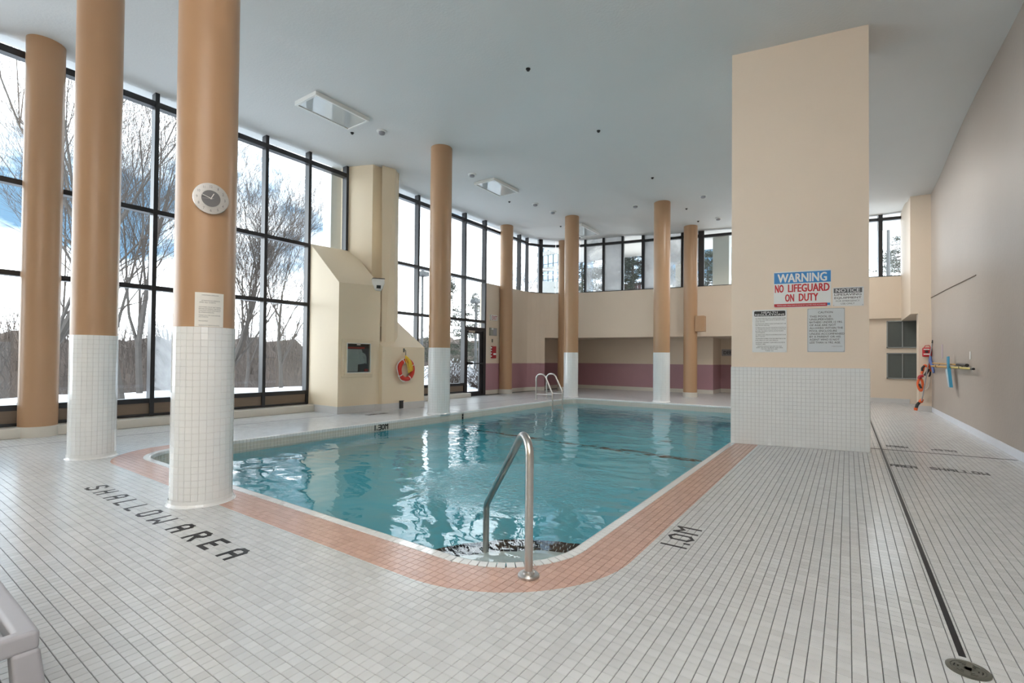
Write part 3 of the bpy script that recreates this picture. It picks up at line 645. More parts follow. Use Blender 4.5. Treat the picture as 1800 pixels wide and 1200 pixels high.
# ------------------------------------------------------------------ columns
def tile_ring_mesh(r, half_a, hz_, t=.0035):
    def P(rr, a, z): return (rr*math.cos(a), rr*math.sin(a), z)
    b = .0010; vs = [P(r+t, -half_a*.96, -hz_+b), P(r+t, half_a*.96, -hz_+b), P(r+t, half_a*.96, hz_-b), P(r+t, -half_a*.96, hz_-b),
                     P(r, -half_a, -hz_), P(r, half_a, -hz_), P(r, half_a, hz_), P(r, -half_a, hz_)]
    return vs, [(0,1,2,3),(4,5,1,0),(5,6,2,1),(6,7,3,2),(7,4,0,3)]
def column(x, y, label, tiled, r=.213, base_h=.15, ztop=None, ind=0):
    g_ = 'tiled round columns' if tiled else 'plain round columns'
    o = thing('column', label, 'column', (x, y, 0), g_); zt = ztop or zc(x, y)+.03; th = 27*.0515 if tiled else base_h
    mb = MB(); mb.lathe([(r, th-.01), (r, zt)], (x, y, 0), 56); mb.build('shaft', terracotta, o, smooth=True)
    rr = .213
    if not tiled:
        mb = MB(); mb.lathe([(r+.012, 0), (r+.012, base_h-.006), (r+.006, base_h), (r-.01, base_h)], (x, y, 0), 48); mb.build('base', curb_m, o, smooth=True); return o
    mb = MB(); mb.lathe([(r+.0015, 0), (r+.0015, th), (r-.01, th)], (x, y, 0), 56); mb.build('grout_bed', grout_l, o, smooth=True)
    nC = 28; da = 2*math.pi/nC; vs, fs = tile_ring_mesh(r+.0012, da/2-.0028, .0515/2-.0009)
    me = None; cand = []
    ang_c = math.atan2(-y, -x)
    for k in range(27):
        for c in range(nC):
            a = c*da+.06; cand.append((abs((a-ang_c+math.pi)%(2*math.pi)-math.pi)+abs(k-13)*.002, k, a))
    cand.sort(); mb = MB()
    if ind:
        me = bpy.data.meshes.new('tile'); me.from_pydata(vs, [], fs); me.materials.append(white_t)
    for q, (s_, k, a) in enumerate(cand):
        z = (k+.5)*.0515
        if q < ind:
            t = bpy.data.objects.new('tile', me); COL.objects.link(t); t.parent = o; t.location = (0, 0, z); t.rotation_euler = (rnd.gauss(0, .004), rnd.gauss(0, .004), a)
        else:
            ca, sa = math.cos(a), math.sin(a); mb.add([(x+vx*ca-vy*sa, y+vx*sa+vy*ca, z+vz) for vx, vy, vz in vs], fs)
    tag(mb.build('tile_band', white_t, o), kind='stuff')
    mb = MB(); mb.lathe([(r+.030, .0), (r+.020, .006), (r+.012, .020), (r+.009, .045)], (x, y, 0), 28, cap=False); mb.build('cove_tiles', white_t, o)
    return o
c_near = column(-4.286, 1.773, 'tan column with clock and paper notice, its lower third in white tile', True, ind=300)
column(-7.147, 1.796, 'white tiled tan column at the near left corner of the pool', True)
column(-9.553, 1.789, 'plain tan column with low white base, leftmost, against the windows', False)
column(-7.122, 7.508, 'white tiled tan column beside the orange lifebuoy, halfway along the pool', True, r=.228)
column(-4.351, 13.688, 'white tiled tan column at the middle of the pool far edge', True, r=.228)
column(-7.154, 13.507, 'white tiled tan column right behind the steel pool ladder', True, r=.224)
column(-9.554, 13.318, 'plain tan column beside the glass exit door', False, r=.222)
c_sp = column(-4.181, 16.082, 'plain tan column at the back carrying a brown wall box', False)
column(-8.80, 16.0, 'plain tan column mostly hidden behind the one at the ladder', False)
bx_ = MB(); bx_.box(-4.0, 15.92, 2.10, -3.72, 16.2, 2.60); bx_.build('bracket_box', terracotta, c_sp, bevel=.01)

# ------------------------------------------------------------------ square pillar
PA, PB = Vector((-1.36, 7.42)), Vector((.23, 7.75)); pe = (PB-PA).normalized(); pn = Vector((pe.y, -pe.x))   # pn points to the camera side
pil = thing('pillar', 'broad square peach pillar, white tiled at its foot, carrying the warning signs', 'pillar', ((PA.x+PB.x)/2, 8.0, 0))
Lp = (PB-PA).length
def pp(s, d, z): q = PA+pe*s+pn*d; return Vector((q.x, q.y, z))
mb = MB(); mb.prism([tuple(PA), tuple(PB), (PB.x, PB.y+.7), (PA.x, PA.y+.7+.3)], 1.08, 5.9); mb.build('shaft', peach, pil)
mb = MB(); mb.prism([tuple(PA+pn*.004+pe*-.004), tuple(PB+pn*.004+pe*.004), (PB.x+.004, PB.y+.7), (PA.x-.004, PA.y+1.0)], 0, 1.082); mb.build('grout_bed', grout_l, pil)
mb = MB(); nx_, nz_ = 32, 21; pw, ph = Lp/nx_, 1.082/nz_
vs, fs = [], []
for i in range(nx_):
    for k in range(nz_):
        c = pp((i+.5)*pw, .005, (k+.5)*ph); tx, tz = rnd.gauss(0, .006), rnd.gauss(0, .006); b = []
        for e, d_ in ((.0016, .003), (.0007, 0)):
            for sx_, sz_ in ((-1,-1),(1,-1),(1,1),(-1,1)):
                q = c+Vector((pe.x, pe.y, 0))*sx_*(pw/2-e)+Z_*sz_*(ph/2-e)+Vector((pn.x, pn.y, 0))*(d_+sx_*pw/2*tx+sz_*ph/2*tz); b.append(q)
        mb.add(b, [(0,1,2,3),(4,5,1,0),(5,6,2,1),(6,7,3,2),(7,4,0,3)])
tag(mb.build('tile_facing', white_t, pil), kind='stuff')
# side and pool-face tiles of the pillar
mb = MB()
for j in range(13):
    for k in range(nz_):
        y = PA.y+.03+j*.05; mb.box(PA.x-.012, y, k*ph+.001, PA.x, y+.048, (k+1)*ph-.001); y = PB.y+.02+j*.05; mb.box(PB.x, y, k*ph+.001, PB.x+.012, y+.048, (k+1)*ph-.001)
tag(mb.build('side_tiles', white_t, pil), kind='stuff')

# ------------------------------------------------------------------ text
_cache = {}
def text_geo(body, bold=0):
    key = body
    if key not in _cache:
        cu = bpy.data.curves.new('txt', 'FONT'); cu.body = body; cu.resolution_u = 2
        ob = bpy.data.objects.new('txt', cu); me = bpy.data.meshes.new_from_object(ob)
        co = np.array([v.co[:2] for v in me.vertices]); fs = [tuple(p.vertices) for p in me.polygons]
        lo, hi = co.min(0), co.max(0); _cache[key] = ((co-lo)/(hi-lo), fs)
        bpy.data.objects.remove(ob); bpy.data.curves.remove(cu); bpy.data.meshes.remove(me)
    return _cache[key]
def put_text(mb, body, o, ux, uy, x0, x1, y0, y1, d=.0006, bold=0, mapf=None, mi=0):
    co, fs = text_geo(body, bold); o, ux, uy = Vector(o), Vector(ux), Vector(uy); n = ux.cross(uy)
    e = bold*(y1-y0)*1.1
    for k, (ex, ey) in enumerate(((-e, -e*.5), (e, -e*.5), (-e, e*.5), (e, e*.5)) if bold else ((0, 0),)):
        vs = []
        for a, b in co:
            s, t = x0+e+a*(x1-x0-2*e)+ex, y0+abs(e)*.5+b*(y1-y0-e)+ey; vs.append(mapf(s, t) if mapf else o+ux*s+uy*t+n*(d+k*.00005))
        mb.add(vs, fs, mi)
UX = Vector((pe.x, pe.y, 0)); UN = Vector((pn.x, pn.y, 0))
def sign(name, label, s0, s1, z0, z1, face, th=.004):
    o = thing(name, label, 'sign', pp((s0+s1)/2, .002, z0)); O = pp(s0, .003+th, z0)
    mb = MB(); mb.obox(pp((s0+s1)/2, .003+th/2, (z0+z1)/2), UX, UN, Z_, (s1-s0)/2, th/2, (z1-z0)/2); mb.build('panel', face, o, bevel=.001)
    return o, O, s1-s0, z1-z0
def rect(name, o, O, x0, x1, y0, y1, m_, d=.0004, rad=0):
    mb = MB()
    if not rad: pts = [(x0,y0),(x1,y0),(x1,y1),(x0,y1)]
    else:
        pts = []
        for cx_, cy_, a0 in ((x1-rad,y0+rad,-90),(x1-rad,y1-rad,0),(x0+rad,y1-rad,90),(x0+rad,y0+rad,180)):
            for k in range(5): a = math.radians(a0+22.5*k); pts.append((cx_+rad*math.cos(a), cy_+rad*math.sin(a)))
    mb.add([O+UX*a+Z_*b+UN*d for a, b in pts], [tuple(range(len(pts)))]); return mb.build(name, m_, o)
def lines(name, o, O, m_, rows, bold=0, d=.0009):
    mb = MB()
    for body, x0, x1, y0, y1 in rows: put_text(mb, body, O, UX, Z_, x0, x1, y0, y1, d, bold)
    return mb.build(name, m_, o)
def screws(o, O, W_, H_, r=.006):
    for a, b in ((.012,.012),(W_-.012,.012),(.012,H_-.012),(W_-.012,H_-.012)):
        mb = MB(); mb.lathe([(r, 0), (r, .001), (r*.5, .002), (0, .002)], O+UX*a+Z_*b, 10, axis=UN); mb.build('screw', steel, o)
o, O, W_, H_ = sign('warning_sign', 'large white sign with blue WARNING band and red NO LIFEGUARD ON DUTY', .533, 1.205, 1.904, 2.397, sign_w)
rect('blue_band', o, O, .004, W_-.004, .328, H_-.014, s_blue)
lines('heading', o, O, sign_w, [('WARNING', .045, .625, .342, .462)], .03, .0012)
lines('lettering', o, O, s_red, [('NO', .012, .120, .205, .315), ('LIFEGUARD', .170, .655, .207, .315), ('ON', .135, .245, .078, .182), ('DUTY', .298, .525, .080, .184)], .03)
rect('red_band', o, O, .004, W_-.045, .006, .05, s_red)
lines('small_print', o, O, sign_w, [('PERSONS UNDER TWELVE YEARS OF AGE ARE NOT ALLOWED UNLESS ACCOMPANIED', .04, W_-.06, .020, .036)], 0, .0012)
rect('corner_mark', o, O, W_-.045, W_-.012, .018, .048, s_blue); screws(o, O, W_, H_, .005)
o, O, W_, H_ = sign('notice_sign', 'small white NOTICE sign with grey band, right of the warning sign', 1.221, 1.565, 1.90, 2.149, sign_w)
rect('grey_band', o, O, .012, W_-.018, .175, .238, ink_g)
lines('heading', o, O, sign_w, [('NOTICE', .035, .300, .184, .230)], .02, .0012)
lines('lettering', o, O, ink, [('LIFESAVING', .02, .318, .138, .167), ('EQUIPMENT', .02, .318, .092, .122)], .012)
lines('lettering', o, O, ink_g, [('FOR EMERGENCY', .038, .300, .058, .079), ('USE ONLY', .092, .245, .022, .044)], .0)
screws(o, O, W_, H_, .006)
o, O, W_, H_ = sign('health_regulations_sign', 'white HEALTH REGULATIONS board with black rounded heading and numbered rules', .267, .690, 1.290, 1.880, sign_w)
rect('heading_band', o, O, .022, W_-.018, .500, .573, ink, rad=.014)
lines('heading', o, O, sign_w, [('HEALTH', .115, .312, .540, .565), ('REGULATIONS', .032, .395, .507, .534)], .02, .0012)
rows = []; y = .478
for para in (('NO PERSON INFECTED WITH A COMMUNICABLE DISEASE', 'OR HAVING OPEN SORES ON HIS OR HER BODY SHALL', 'ENTER THE POOL.'), ('NO PERSON SHALL BRING A GLASS CONTAINER ONTO THE', 'DECK OR INTO THE POOL.'),
             ('NO PERSON SHALL POLLUTE THE WATER IN THE POOL IN', 'ANY MANNER AND SPITTING, SPOUTING OF WATER AND', 'BLOWING THE NOSE IN THE POOL OR ON THE DECK', 'ARE PROHIBITED.'),
             ('NO PERSON SHALL ENGAGE IN BOISTEROUS PLAY IN OR', 'ABOUT THE POOL.'), ('THE MAXIMUM NUMBER OF BATHERS PERMITTED IN THE', 'POOL AREA IS AT ANY ONE TIME IS 25.'), ('THE NEAREST EMERGENCY TELEPHONE IS LOCATED IN', 'THE FRONT LOBBY.')):
    for q in para:
        rows.append((q, .040, .040+min(.372, len(q)*.0080), y-.013, y)); y -= .0232
    y -= .0068
for q in ('THE ABOVE REGULATIONS ARE FOR YOUR', 'SAFETY AND MUST BE OBEYED WHILE USING', 'THE POOL AND DECK AREA.'):
    h_ = len(q)*.0044; rows.append((q, W_/2-h_, W_/2+h_, y-.012, y)); y -= .0195
rows.append(('THANK YOU', W_/2-.05, W_/2+.05, y-.016, y-.004))
lines('lettering', o, O, ink, rows, .004); screws(o, O, W_, H_, .004)
o, O, W_, H_ = sign('caution_sign', 'grey-white CAUTION board about an unsupervised pool, below the warning sign', .932, 1.358, 1.294, 1.880, sign_g)
lines('heading', o, O, ink, [('CAUTION', .125, .290, .518, .545)], .004)
rows = []; y = .490
for q, wd in (('THIS POOL IS', .245), ('UNSUPERVISED.', .275), ('BATHERS UNDER 12 YRS.', .375), ('OF AGE ARE NOT', .300), ('ALLOWED WITHIN THE', .378), ('POOL ENCLOSURE', .312), ('UNLESS ACCOMPANIED', .395), ('BY A PARENT OR HIS', .352), ('AGENT WHO IS NOT', .340), ('LESS THAN 16 YRS. AGE.', .352)):
    rows.append((q, .026, .026+wd, y-.026, y)); y -= .0388
lines('lettering', o, O, ink, rows, .006)
lines('small_print', o, O, ink_g, [('BY ORDER OF MANAGEMENT', .28, .40, .072, .082)], 0)
rect('edge_line', o, O, .004, W_-.004, .004, .007, ink_g); rect('edge_line', o, O, .004, W_-.004, H_-.007, H_-.004, ink_g); rect('edge_line', o, O, .004, .007, .004, H_-.004, ink_g); rect('edge_line', o, O, W_-.007, W_-.004, .004, H_-.004, ink_g); screws(o, O, W_, H_, .007)

# ------------------------------------------------------------------ near handrail
a = math.radians(142); hd = Vector((math.cos(a), math.sin(a), 0)); H0 = Vector((-1.40, 2.18, 0))
hr = thing('handrail', 'brushed steel handrail bent over the pool steps in the near corner', 'handrail', H0)
def fillet(P, rad, n=7):
    P = [Vector(p) for p in P]; out = [P[0]]
    for i in range(1, len(P)-1):
        a, b, c = P[i-1], P[i], P[i+1]; u, v = (a-b).normalized(), (c-b).normalized(); ang = u.angle(v); r_ = rad[i-1] if hasattr(rad, '__len__') else rad
        t = r_/math.tan(ang/2); p, q = b+u*t, b+v*t; bis = (u+v).normalized(); ctr = b+bis*(r_/math.sin(ang/2))
        va, vb = (p-ctr).normalized(), (q-ctr).normalized(); th = va.angle(vb)
        for k in range(n+1):
            s = k/n; out.append(ctr+(va*math.sin((1-s)*th)+vb*math.sin(s*th))*(r_/math.sin(th)))
    out.append(P[-1]); return out
def hp(s, z): return H0+hd*s+Z_*z
mb = MB(); mb.tube(fillet([hp(0, 0), hp(0, .735), hp(.13, .735), hp(.93, .115), hp(.95, -.39)], [.10, .10, .10]), .0225, 20); mb.build('tube', steel, hr, smooth=True)
mb = MB(); mb.lathe([(.058, .001), (.058, .012), (.052, .018), (.034, .019), (.032, .030), (.024, .034)], H0, 36); mb.build('flange', steel, hr, smooth=True)
# far ladder
ld = thing('pool_ladder', 'pair of steel grab rails over the far left edge of the pool', 'ladder', (-6.9, 12.0, 0))
for y in (11.72, 12.30):
    mb = MB(); mb.tube(fillet([(-7.32, y, 0), (-7.32, y, .74), (-7.05, y, .74), (-6.78, y, .20), (-6.78, y, -1.3)], [.13, .13, .08]), .022, 14); rl = mb.build('grab_rail', steel, ld, smooth=True)
    mb = MB(); mb.lathe([(.05, .001), (.05, .012), (.03, .018), (.024, .03)], (-7.32, y, 0), 24); mb.build('flange', steel, rl, smooth=True)
for z in (-.30, -.6, -.9):
    mb = MB(); mb.box(-6.82, 11.72, z-.012, -6.74, 12.30, z+.012); mb.build('tread', white_p, ld, bevel=.005)
mb = MB(); mb.tube([(-7.30, 11.72, .17), (-6.78, 11.72, .17)], .016, 12); mb.build('brace', steel, ld, smooth=True)
mb = MB(); mb.tube([(-7.30, 12.30, .17), (-6.78, 12.30, .17)], .016, 12); mb.build('brace', steel, ld, smooth=True)

# ------------------------------------------------------------------ wall clock on near column
CN = Vector((-4.286, 1.773, 0)); ca = math.radians(-16); cn = Vector((math.cos(ca), math.sin(ca), 0)); cu = Vector((-math.sin(ca), math.cos(ca), 0))
CC = CN+cn*.222+Z_*2.388; clk = thing('wall_clock', 'round silver clock with dark centre hanging on the tan tiled column', 'clock', CC)
mb = MB(); mb.lathe([(.06, -.012), (.118, .004), (.121, .010), (.119, .015), (.112, .0155), (0, .0155)], CC, 56, axis=cn); mb.build('dial', alu, clk, smooth=True)
mb = MB(); mb.lathe([(.064, .0150), (.064, .0162), (0, .0162)], CC, 40, axis=cn); mb.build('centre_disc', ink_g, clk, smooth=True)
mb = MB()
for h in range(1, 13):
    t = math.radians(90-30*h); x, y = .093*math.cos(t), .093*math.sin(t); s = str(h); wd = {1: .005, 10: .017, 11: .012, 12: .017}.get(h, .011)
    put_text(mb, s, CC+cn*.0158, cu, Z_, x-wd/2, x+wd/2, y-.010, y+.010, .0008)
mb.build('numerals', ink_g, clk)
def hand(name, ang, l0, l1, wd, d, m_):
    t = math.radians(90-ang); u = cu*math.cos(t)+Z_*math.sin(t); mb = MB(); mb.obox(CC+cn*d+u*((l1-l0)/2), u, cn.cross(u), cn, (l1+l0)/2, wd/2, .0006); mb.build(name, m_, clk)
hand('hour_hand', 26, .006, .045, .005, .018, white_p); hand('minute_hand', 291, .008, .062, .004, .0195, white_p); hand('second_hand', 262, .02, .06, .0015, .021, alu)
# paper notice, wrapped on the column
def colmap(rr):
    def f(s, z): a_ = math.radians(-40.5)+s/rr; return CN+Vector((math.cos(a_)*rr, math.sin(a_)*rr, z))
    return f
nt_ = thing('paper_notice', 'typed paper notice taped to the tan column under the clock', 'notice', CN+Vector((.2, -.05, 1.392)))
f1, f2 = colmap(.2145), colmap(.2158); mb = MB(); nS = 14; wS = .200
f3 = colmap(.2138); vs = [f1(wS*i/nS, z) for z in (1.392, 1.657) for i in range(nS+1)]+[f3(wS*i/nS, z) for z in (1.392, 1.657) for i in range(nS+1)]
fs = [(i, i+1, nS+2+i, nS+1+i) for i in range(nS)]+[(2*nS+2+i, 3*nS+3+i, 3*nS+4+i, 2*nS+3+i) for i in range(nS)]; mb.add(vs, fs); mb.build('sheet', paper, nt_, smooth=True)
mb = MB()
for q, x0, x1, y in (('CONDOMINIUM CORPORATION', .045, .16, 1.633), ('ATTENTION ALL RESIDENTS', .045, .172, 1.590), ('AND ALL GUESTS', .030, .140, 1.576), ('SHOWERS MUST BE TAKEN', .028, .178, 1.540), ('BEFORE ENTERING THE POOL', .028, .178, 1.526), ('CHILDREN MUST HAVE ADULT', .028, .178, 1.512), ('SUPERVISION', .028, .128, 1.498), ('THANK YOU FOR YOUR KINDNESS', .028, .176, 1.476), ('AND COOPERATION', .028, .09, 1.463), ('MANAGEMENT', .028, .09, 1.432), ('PLEASE DO NOT REMOVE THIS NOTICE', .03, .17, 1.398)):
    put_text(mb, q, (0,0,0), X_, Y_, x0, x1, y, y+.0085, mapf=lambda s, z: f2(s, z))
mb.build('typing', ink_g, nt_)

# ------------------------------------------------------------------ lifebuoy, cabinet, camera on the enclosures
EA, EB = Vector((-8.423, 7.074)), Vector((-8.374, 8.309)); ee = (EB-EA).normalized(); en = Vector((ee.y, -ee.x)); EU = Vector((ee.x, ee.y, 0)); EN = Vector((en.x, en.y, 0))
FA = Vector((-8.611, 6.081)); fe = (Vector((-8.527, 6.956))-FA).normalized(); FU = Vector((fe.x, fe.y, 0)); FN = Vector((fe.y, -fe.x, 0))
def ep(s, d, z): q = EA+ee*s; return Vector((q.x, q.y, z))+EN*d
def fp(s, d, z): q = FA+fe*s; return Vector((q.x, q.y, z))+FN*d
rc = ep(.61, .075, .90); lb = thing('lifebuoy', 'orange ring lifebuoy with white and yellow ropes hanging on the cream enclosure', 'lifebuoy', rc)
RR, rt_ = .195, .052; pts = [rc+EU*(RR*math.cos(t))+Z_*(RR*1.12*math.sin(t)) for t in lin(0, 2*math.pi, 41)[:-1]]
mb = MB(); mb.tube(pts, rt_, 14, closed=True); mb.build('ring', red_p, lb, smooth=True)
for t in (.5, 2.1, 3.7, 5.2):
    c = rc+EU*(RR*math.cos(t))+Z_*(RR*1.12*math.sin(t)); rad = (EU*math.cos(t)+Z_*math.sin(t)).normalized()
    mb = MB(); mb.tube([c+(rad*math.cos(q)+EN*math.sin(q))*(rt_+.003) for q in lin(0, 2*math.pi, 15)[:-1]], .011, 6, closed=True); mb.build('band', white_c, lb, smooth=True)
for k, wv in ((0, .0), (1, .6)):
    P = [rc+EU*((RR+.085+.02*math.sin(3*t+wv))*math.cos(t))+Z_*((RR+.09+.03*math.sin(2*t+wv))*math.sin(t)+(.02 if t > math.pi else 0))+EN*.02 for t in lin(1.7+wv*.2, 5.3, 30)]
    mb = MB(); mb.tube(P, .008, 6); mb.build('grab_rope', white_c, lb, smooth=True)
hk = ep(.60, .0, 1.33)
for k in range(4):
    dx = (k-1.5)*.035; P = [hk+EN*.06+Vector((0,0,-.10)), rc+EU*(dx*1.2)+Z_*.22+EN*.06, rc+EU*(dx+.05)+Z_*.06+EN*(.06), rc+EU*(dx*.8+.08)-Z_*(.08-.02*k)+EN*.05, rc+EU*(dx+.10)+Z_*.02+EN*.06, rc+EU*(dx*.6+.05)+Z_*.20+EN*.065, hk+EN*.06+Vector((0,0,-.11))]
    Q = []
    for i in range(len(P)-1):
        for s in lin(0, 1, 6)[:-1]:
            p0, p1, p2, p3 = P[max(i-1,0)], P[i], P[i+1], P[min(i+2, len(P)-1)]
            Q.append(.5*((2*p1)+(p2-p0)*s+(2*p0-5*p1+4*p2-p3)*s*s+(3*p1-p0-3*p2+p3)*s**3))
    mb = MB(); mb.tube(Q, .009, 6); mb.build('throw_rope', yellow_p, lb, smooth=True)
h_ = thing('wall_hook', 'small dark metal hook holding the lifebuoy', 'hook', hk); mb = MB(); mb.tube(fillet([hk+Z_*.02, hk+Z_*.02+EN*.07, hk-Z_*.12+EN*.07], .03), .008, 8); mb.box(hk.x-.005, hk.y-.02, hk.z-.03, hk.x+.01, hk.y+.02, hk.z+.06); mb.build('hook_bar', brass, h_)

cb = thing('fire_hose_cabinet', 'cream framed fire hose cabinet with dark glass in the sloped enclosure', 'cabinet', fp(.44, 0, .75))
def frame_rect(mb, s0, s1, z0, z1, wd, d0, d1):
    for a, b, c, d in ((s0, s1, z0, z0+wd), (s0, s1, z1-wd, z1), (s0, s0+wd, z0+wd, z1-wd), (s1-wd, s1, z0+wd, z1-wd)):
        mb.obox(fp((a+b)/2, (d0+d1)/2, (c+d)/2), FU, FN, Z_, (b-a)/2, (d1-d0)/2, (d-c)/2)
mb = MB(); frame_rect(mb, .075, .81, .752, 1.555, .05, .001, .03); mb.build('outer_frame', cream, cb, bevel=.006)
mb = MB(); frame_rect(mb, .125, .775, .80, 1.51, .055, .001, .045); mb.build('door_frame', cream, cb, bevel=.006)
mb = MB(); frame_rect(mb, .17, .735, .845, 1.475, .012, .012, .055); mb.build('glazing_bead', white_p, cb)
mb = MB(); mb.obox(fp(.45, .004, 1.16), FU, FN, Z_, .28, .003, .31); mb.build('back_panel', black_p, cb)
mb = MB(); mb.obox(fp(.39, .022, 1.375), FU, FN, Z_, .21, .008, .018); mb.build('hose_rack', red_p, cb)
hose_m = mat('white canvas hose', (.72, .76, .72), .7, var=.1)
mb = MB(); mb.slab([fp(s, .014, z) for s, z in ((.185,.87),(.44,.87),(.445,1.02),(.60,1.04),(.565,1.25),(.53,1.345),(.185,1.345))], FN*.014); mb.build('hose', hose_m, cb, bevel=.006)
for k in range(5):
    mb = MB(); s = .46+.035*k; mb.tube([fp(s, .024, 1.33-.02*k), fp(s+.03, .03, 1.18), fp(s+.04, .026, 1.04+.01*(k%2))], .012, 6); mb.build('hose_fold', hose_m, cb, smooth=True)
mb = MB(); mb.obox(fp(.44, .05, 1.45), FU, FN, Z_, .04, .01, .022); mb.build('latch', steel, cb)
mb = MB(); mb.obox(fp(.64, .03, .90), FU, FN, Z_, .04, .012, .025); mb.build('valve', red_p, cb)
gl_d = glass_mat('cabinet glass', tint=(.75, .78, .78)); mb = MB(); mb.obox(fp(.4525, .049, 1.16), FU, FN, Z_, .272, .0015, .305); mb.build('pane', gl_d, cb)
# camera
kc = Vector((-8.53, 7.02, 2.80)); kd = Vector((.83, -.56, 0)); kr = Vector((.56, .83, 0))
ck = thing('security_camera', 'white corner-mounted security camera above the hose cabinet', 'camera', kc)
mb = MB(); vs = []
for z, hw, d0, d1 in ((.10, .125, -.12, .10), (.0, .125, -.12, .12), (-.12, .085, -.12, .09), (-.15, .06, -.12, .04)):
    vs += [kc+kr*a*hw+kd*d+Z_*z for a, d in ((-1, d0), (1, d0), (1, d1), (-1, d1))]
mb.add(vs, [(3,2,1,0)][::-1]+[(4*k+i, 4*k+(i+1)%4, 4*k+4+(i+1)%4, 4*k+4+i)[::-1] for k in range(3) for i in range(4)]+[(12,13,14,15)[::-1]]); mb.build('housing', white_p, ck, bevel=.008)
mb = MB(); mb.obox(kc+Z_*.108+kd*-.01, kr, kd, Z_, .13, .12, .008); mb.build('top_plate', black_p, ck)
mb = MB(); mb.obox(kc+kd*.104-Z_*.075, kr, (kd+Z_*-.25).normalized(), (Z_+kd*.25).normalized(), .045, .012, .035); mb.build('lens_window', black_p, ck)
# little grille at the foot of the enclosure
gr = thing('floor_duct', 'small black duct outlet at the foot of the cream enclosure', 'vent', ep(.53, .012, .02)); mb = MB(); mb.obox(ep(.53, .02, .10), EU, EN, Z_, .05, .012, .085); mb.build('mouth', black_p, gr)
mb = MB(); mb.obox(ep(.53, .030, .188), EU, EN, Z_, .055, .02, .006); mb.build('hood', frame_m, gr)

# ------------------------------------------------------------------ by the exit door
def wl_box(name, label, cat, y0, y1, z0, z1, t, m_, part, bevel=.004):
    o = thing(name, label, cat, (WX, (y0+y1)/2, z0)); mb = MB(); mb.box(WX+.001, y0, z0, WX+t, y1, z1); mb.build(part, m_, o, bevel=bevel); return o
o = wl_box('exit_sign', 'small white EXIT sign with dark red letters beside the glass door', 'sign', 12.62, 12.98, 2.45, 2.63, .06, white_p, 'case')
mb = MB(); put_text(mb, 'EXIT', (WX+.0605, 12.66, 2.47), Y_, Z_, 0, .29, 0, .13, .0012, .02); mb.build('lettering', dkred_p, o)
o = wl_box('control_panel', 'grey metal control panel on the wall under the EXIT sign', 'panel', 12.60, 12.97, 1.94, 2.20, .05, mat('grey green enamel', (.34,.34,.29), .5), 'case')
mb = MB(); mb.box(WX+.05, 12.62, 2.13, WX+.10, 12.70, 2.19); mb.build('lamp', white_p, o)
mb = MB(); mb.box(WX+.05, 12.74, 1.97, WX+.056, 12.94, 2.17); mb.build('cover', grey_p, o)
o = wl_box('light_switch', 'tiny dark switch between the control panel and the red alarm box', 'switch', 12.74, 12.79, 1.72, 1.83, .02, brass, 'plate', .002)
o = wl_box('fire_alarm_box', 'red fire alarm pull box on the wall beside the glass door', 'alarm', 12.70, 12.90, 1.19, 1.59, .08, dkred_p, 'case')
mb = MB(); mb.box(WX+.08, 12.73, 1.30, WX+.10, 12.86, 1.36); mb.build('pull_handle', white_p, o)
mb = MB()
for z in (1.26, 1.36, 1.45, 1.54): mb.box(WX+.005, 12.66, z-.025, WX+.05, 12.699, z+.02)
mb.build('side_tabs', white_p, o)

# DEEP sign on the back wall
o = thing('deep_area_sign', 'small pale DEEP sign on the recessed back wall left of the pillar', 'sign', (-3.55, 19.24, 1.36)); mb = MB(); mb.box(-3.86, 19.23, 1.36, -3.05, 19.248, 1.60); mb.build('panel', grey_p, o)
mb = MB(); put_text(mb, 'DEEP', (-3.79, 19.2295, 1.42), X_, Z_, 0, .36, 0, .12, .0012, .02); put_text(mb, 'AREA', (-3.37, 19.2295, 1.42), X_, Z_, 0, .30, 0, .12, .0012, .02); mb.build('lettering', ink, o)

# ------------------------------------------------------------------ ceiling things
def fixture(x0, x1, y0, y1, label):
    z = min(zc(x0, y0), zc(x1, y1), zc(x0, y1), zc(x1, y0)); o = thing('ceiling_light', label, 'lamp', ((x0+x1)/2, (y0+y1)/2, z), 'ceiling lights over the left deck')
    mb = MB(); b = .045
    for a in ((x0, y0, x1, y0+b), (x0, y1-b, x1, y1), (x0, y0+b, x0+b, y1-b), (x1-b, y0+b, x1, y1-b)): mb.box(a[0], a[1], z-.065, a[2], a[3], z+.03)
    mb.build('frame', white_p, o, bevel=.006)
    mb = MB(); mb.box(x0+b, y0+b, z-.05, x1-b, y1-b, z-.044); mb.build('lens', chrome_l, o)
    mb = MB(); mb.box(x0+b, y0+b, z-.044, x1-b, y1-b, z+.02); mb.build('tray', white_p, o)
    return o
fixture(-7.98, -7.34, 4.68, 5.80, 'boxed white ceiling light nearest the camera')
fixture(-7.80, -7.16, 9.42, 10.52, 'boxed white ceiling light behind the middle tiled column')
fixture(-7.85, -7.15, 14.2, 15.55, 'boxed white ceiling light at the back by the corner windows')
for x0, x1, y0, y1, lab in ((-1.9, -1.25, 11.1, 12.2, 'boxed white ceiling light, lit, left one of the pair hidden by the square pillar'), (-.85, -.2, 14.2, 15.3, 'boxed white ceiling light, lit, back one of the pair hidden by the square pillar')):  # unseen fixtures added behind the pillar to brighten alcove and back walls
    o = fixture(x0, x1, y0, y1, lab); del o['group']
    la = bpy.data.lights.new('added_fill_light', 'AREA'); la.shape = 'RECTANGLE'; la.size = .5; la.size_y = .95; la.energy = ADDED_FILL*(1 if y0 < 14 else .5); la.color = (1, .97, .92)
    lo = bpy.data.objects.new('added_fill_light', la); COL.objects.link(lo); lo.parent = o; lo.location = (0, 0, -.075)
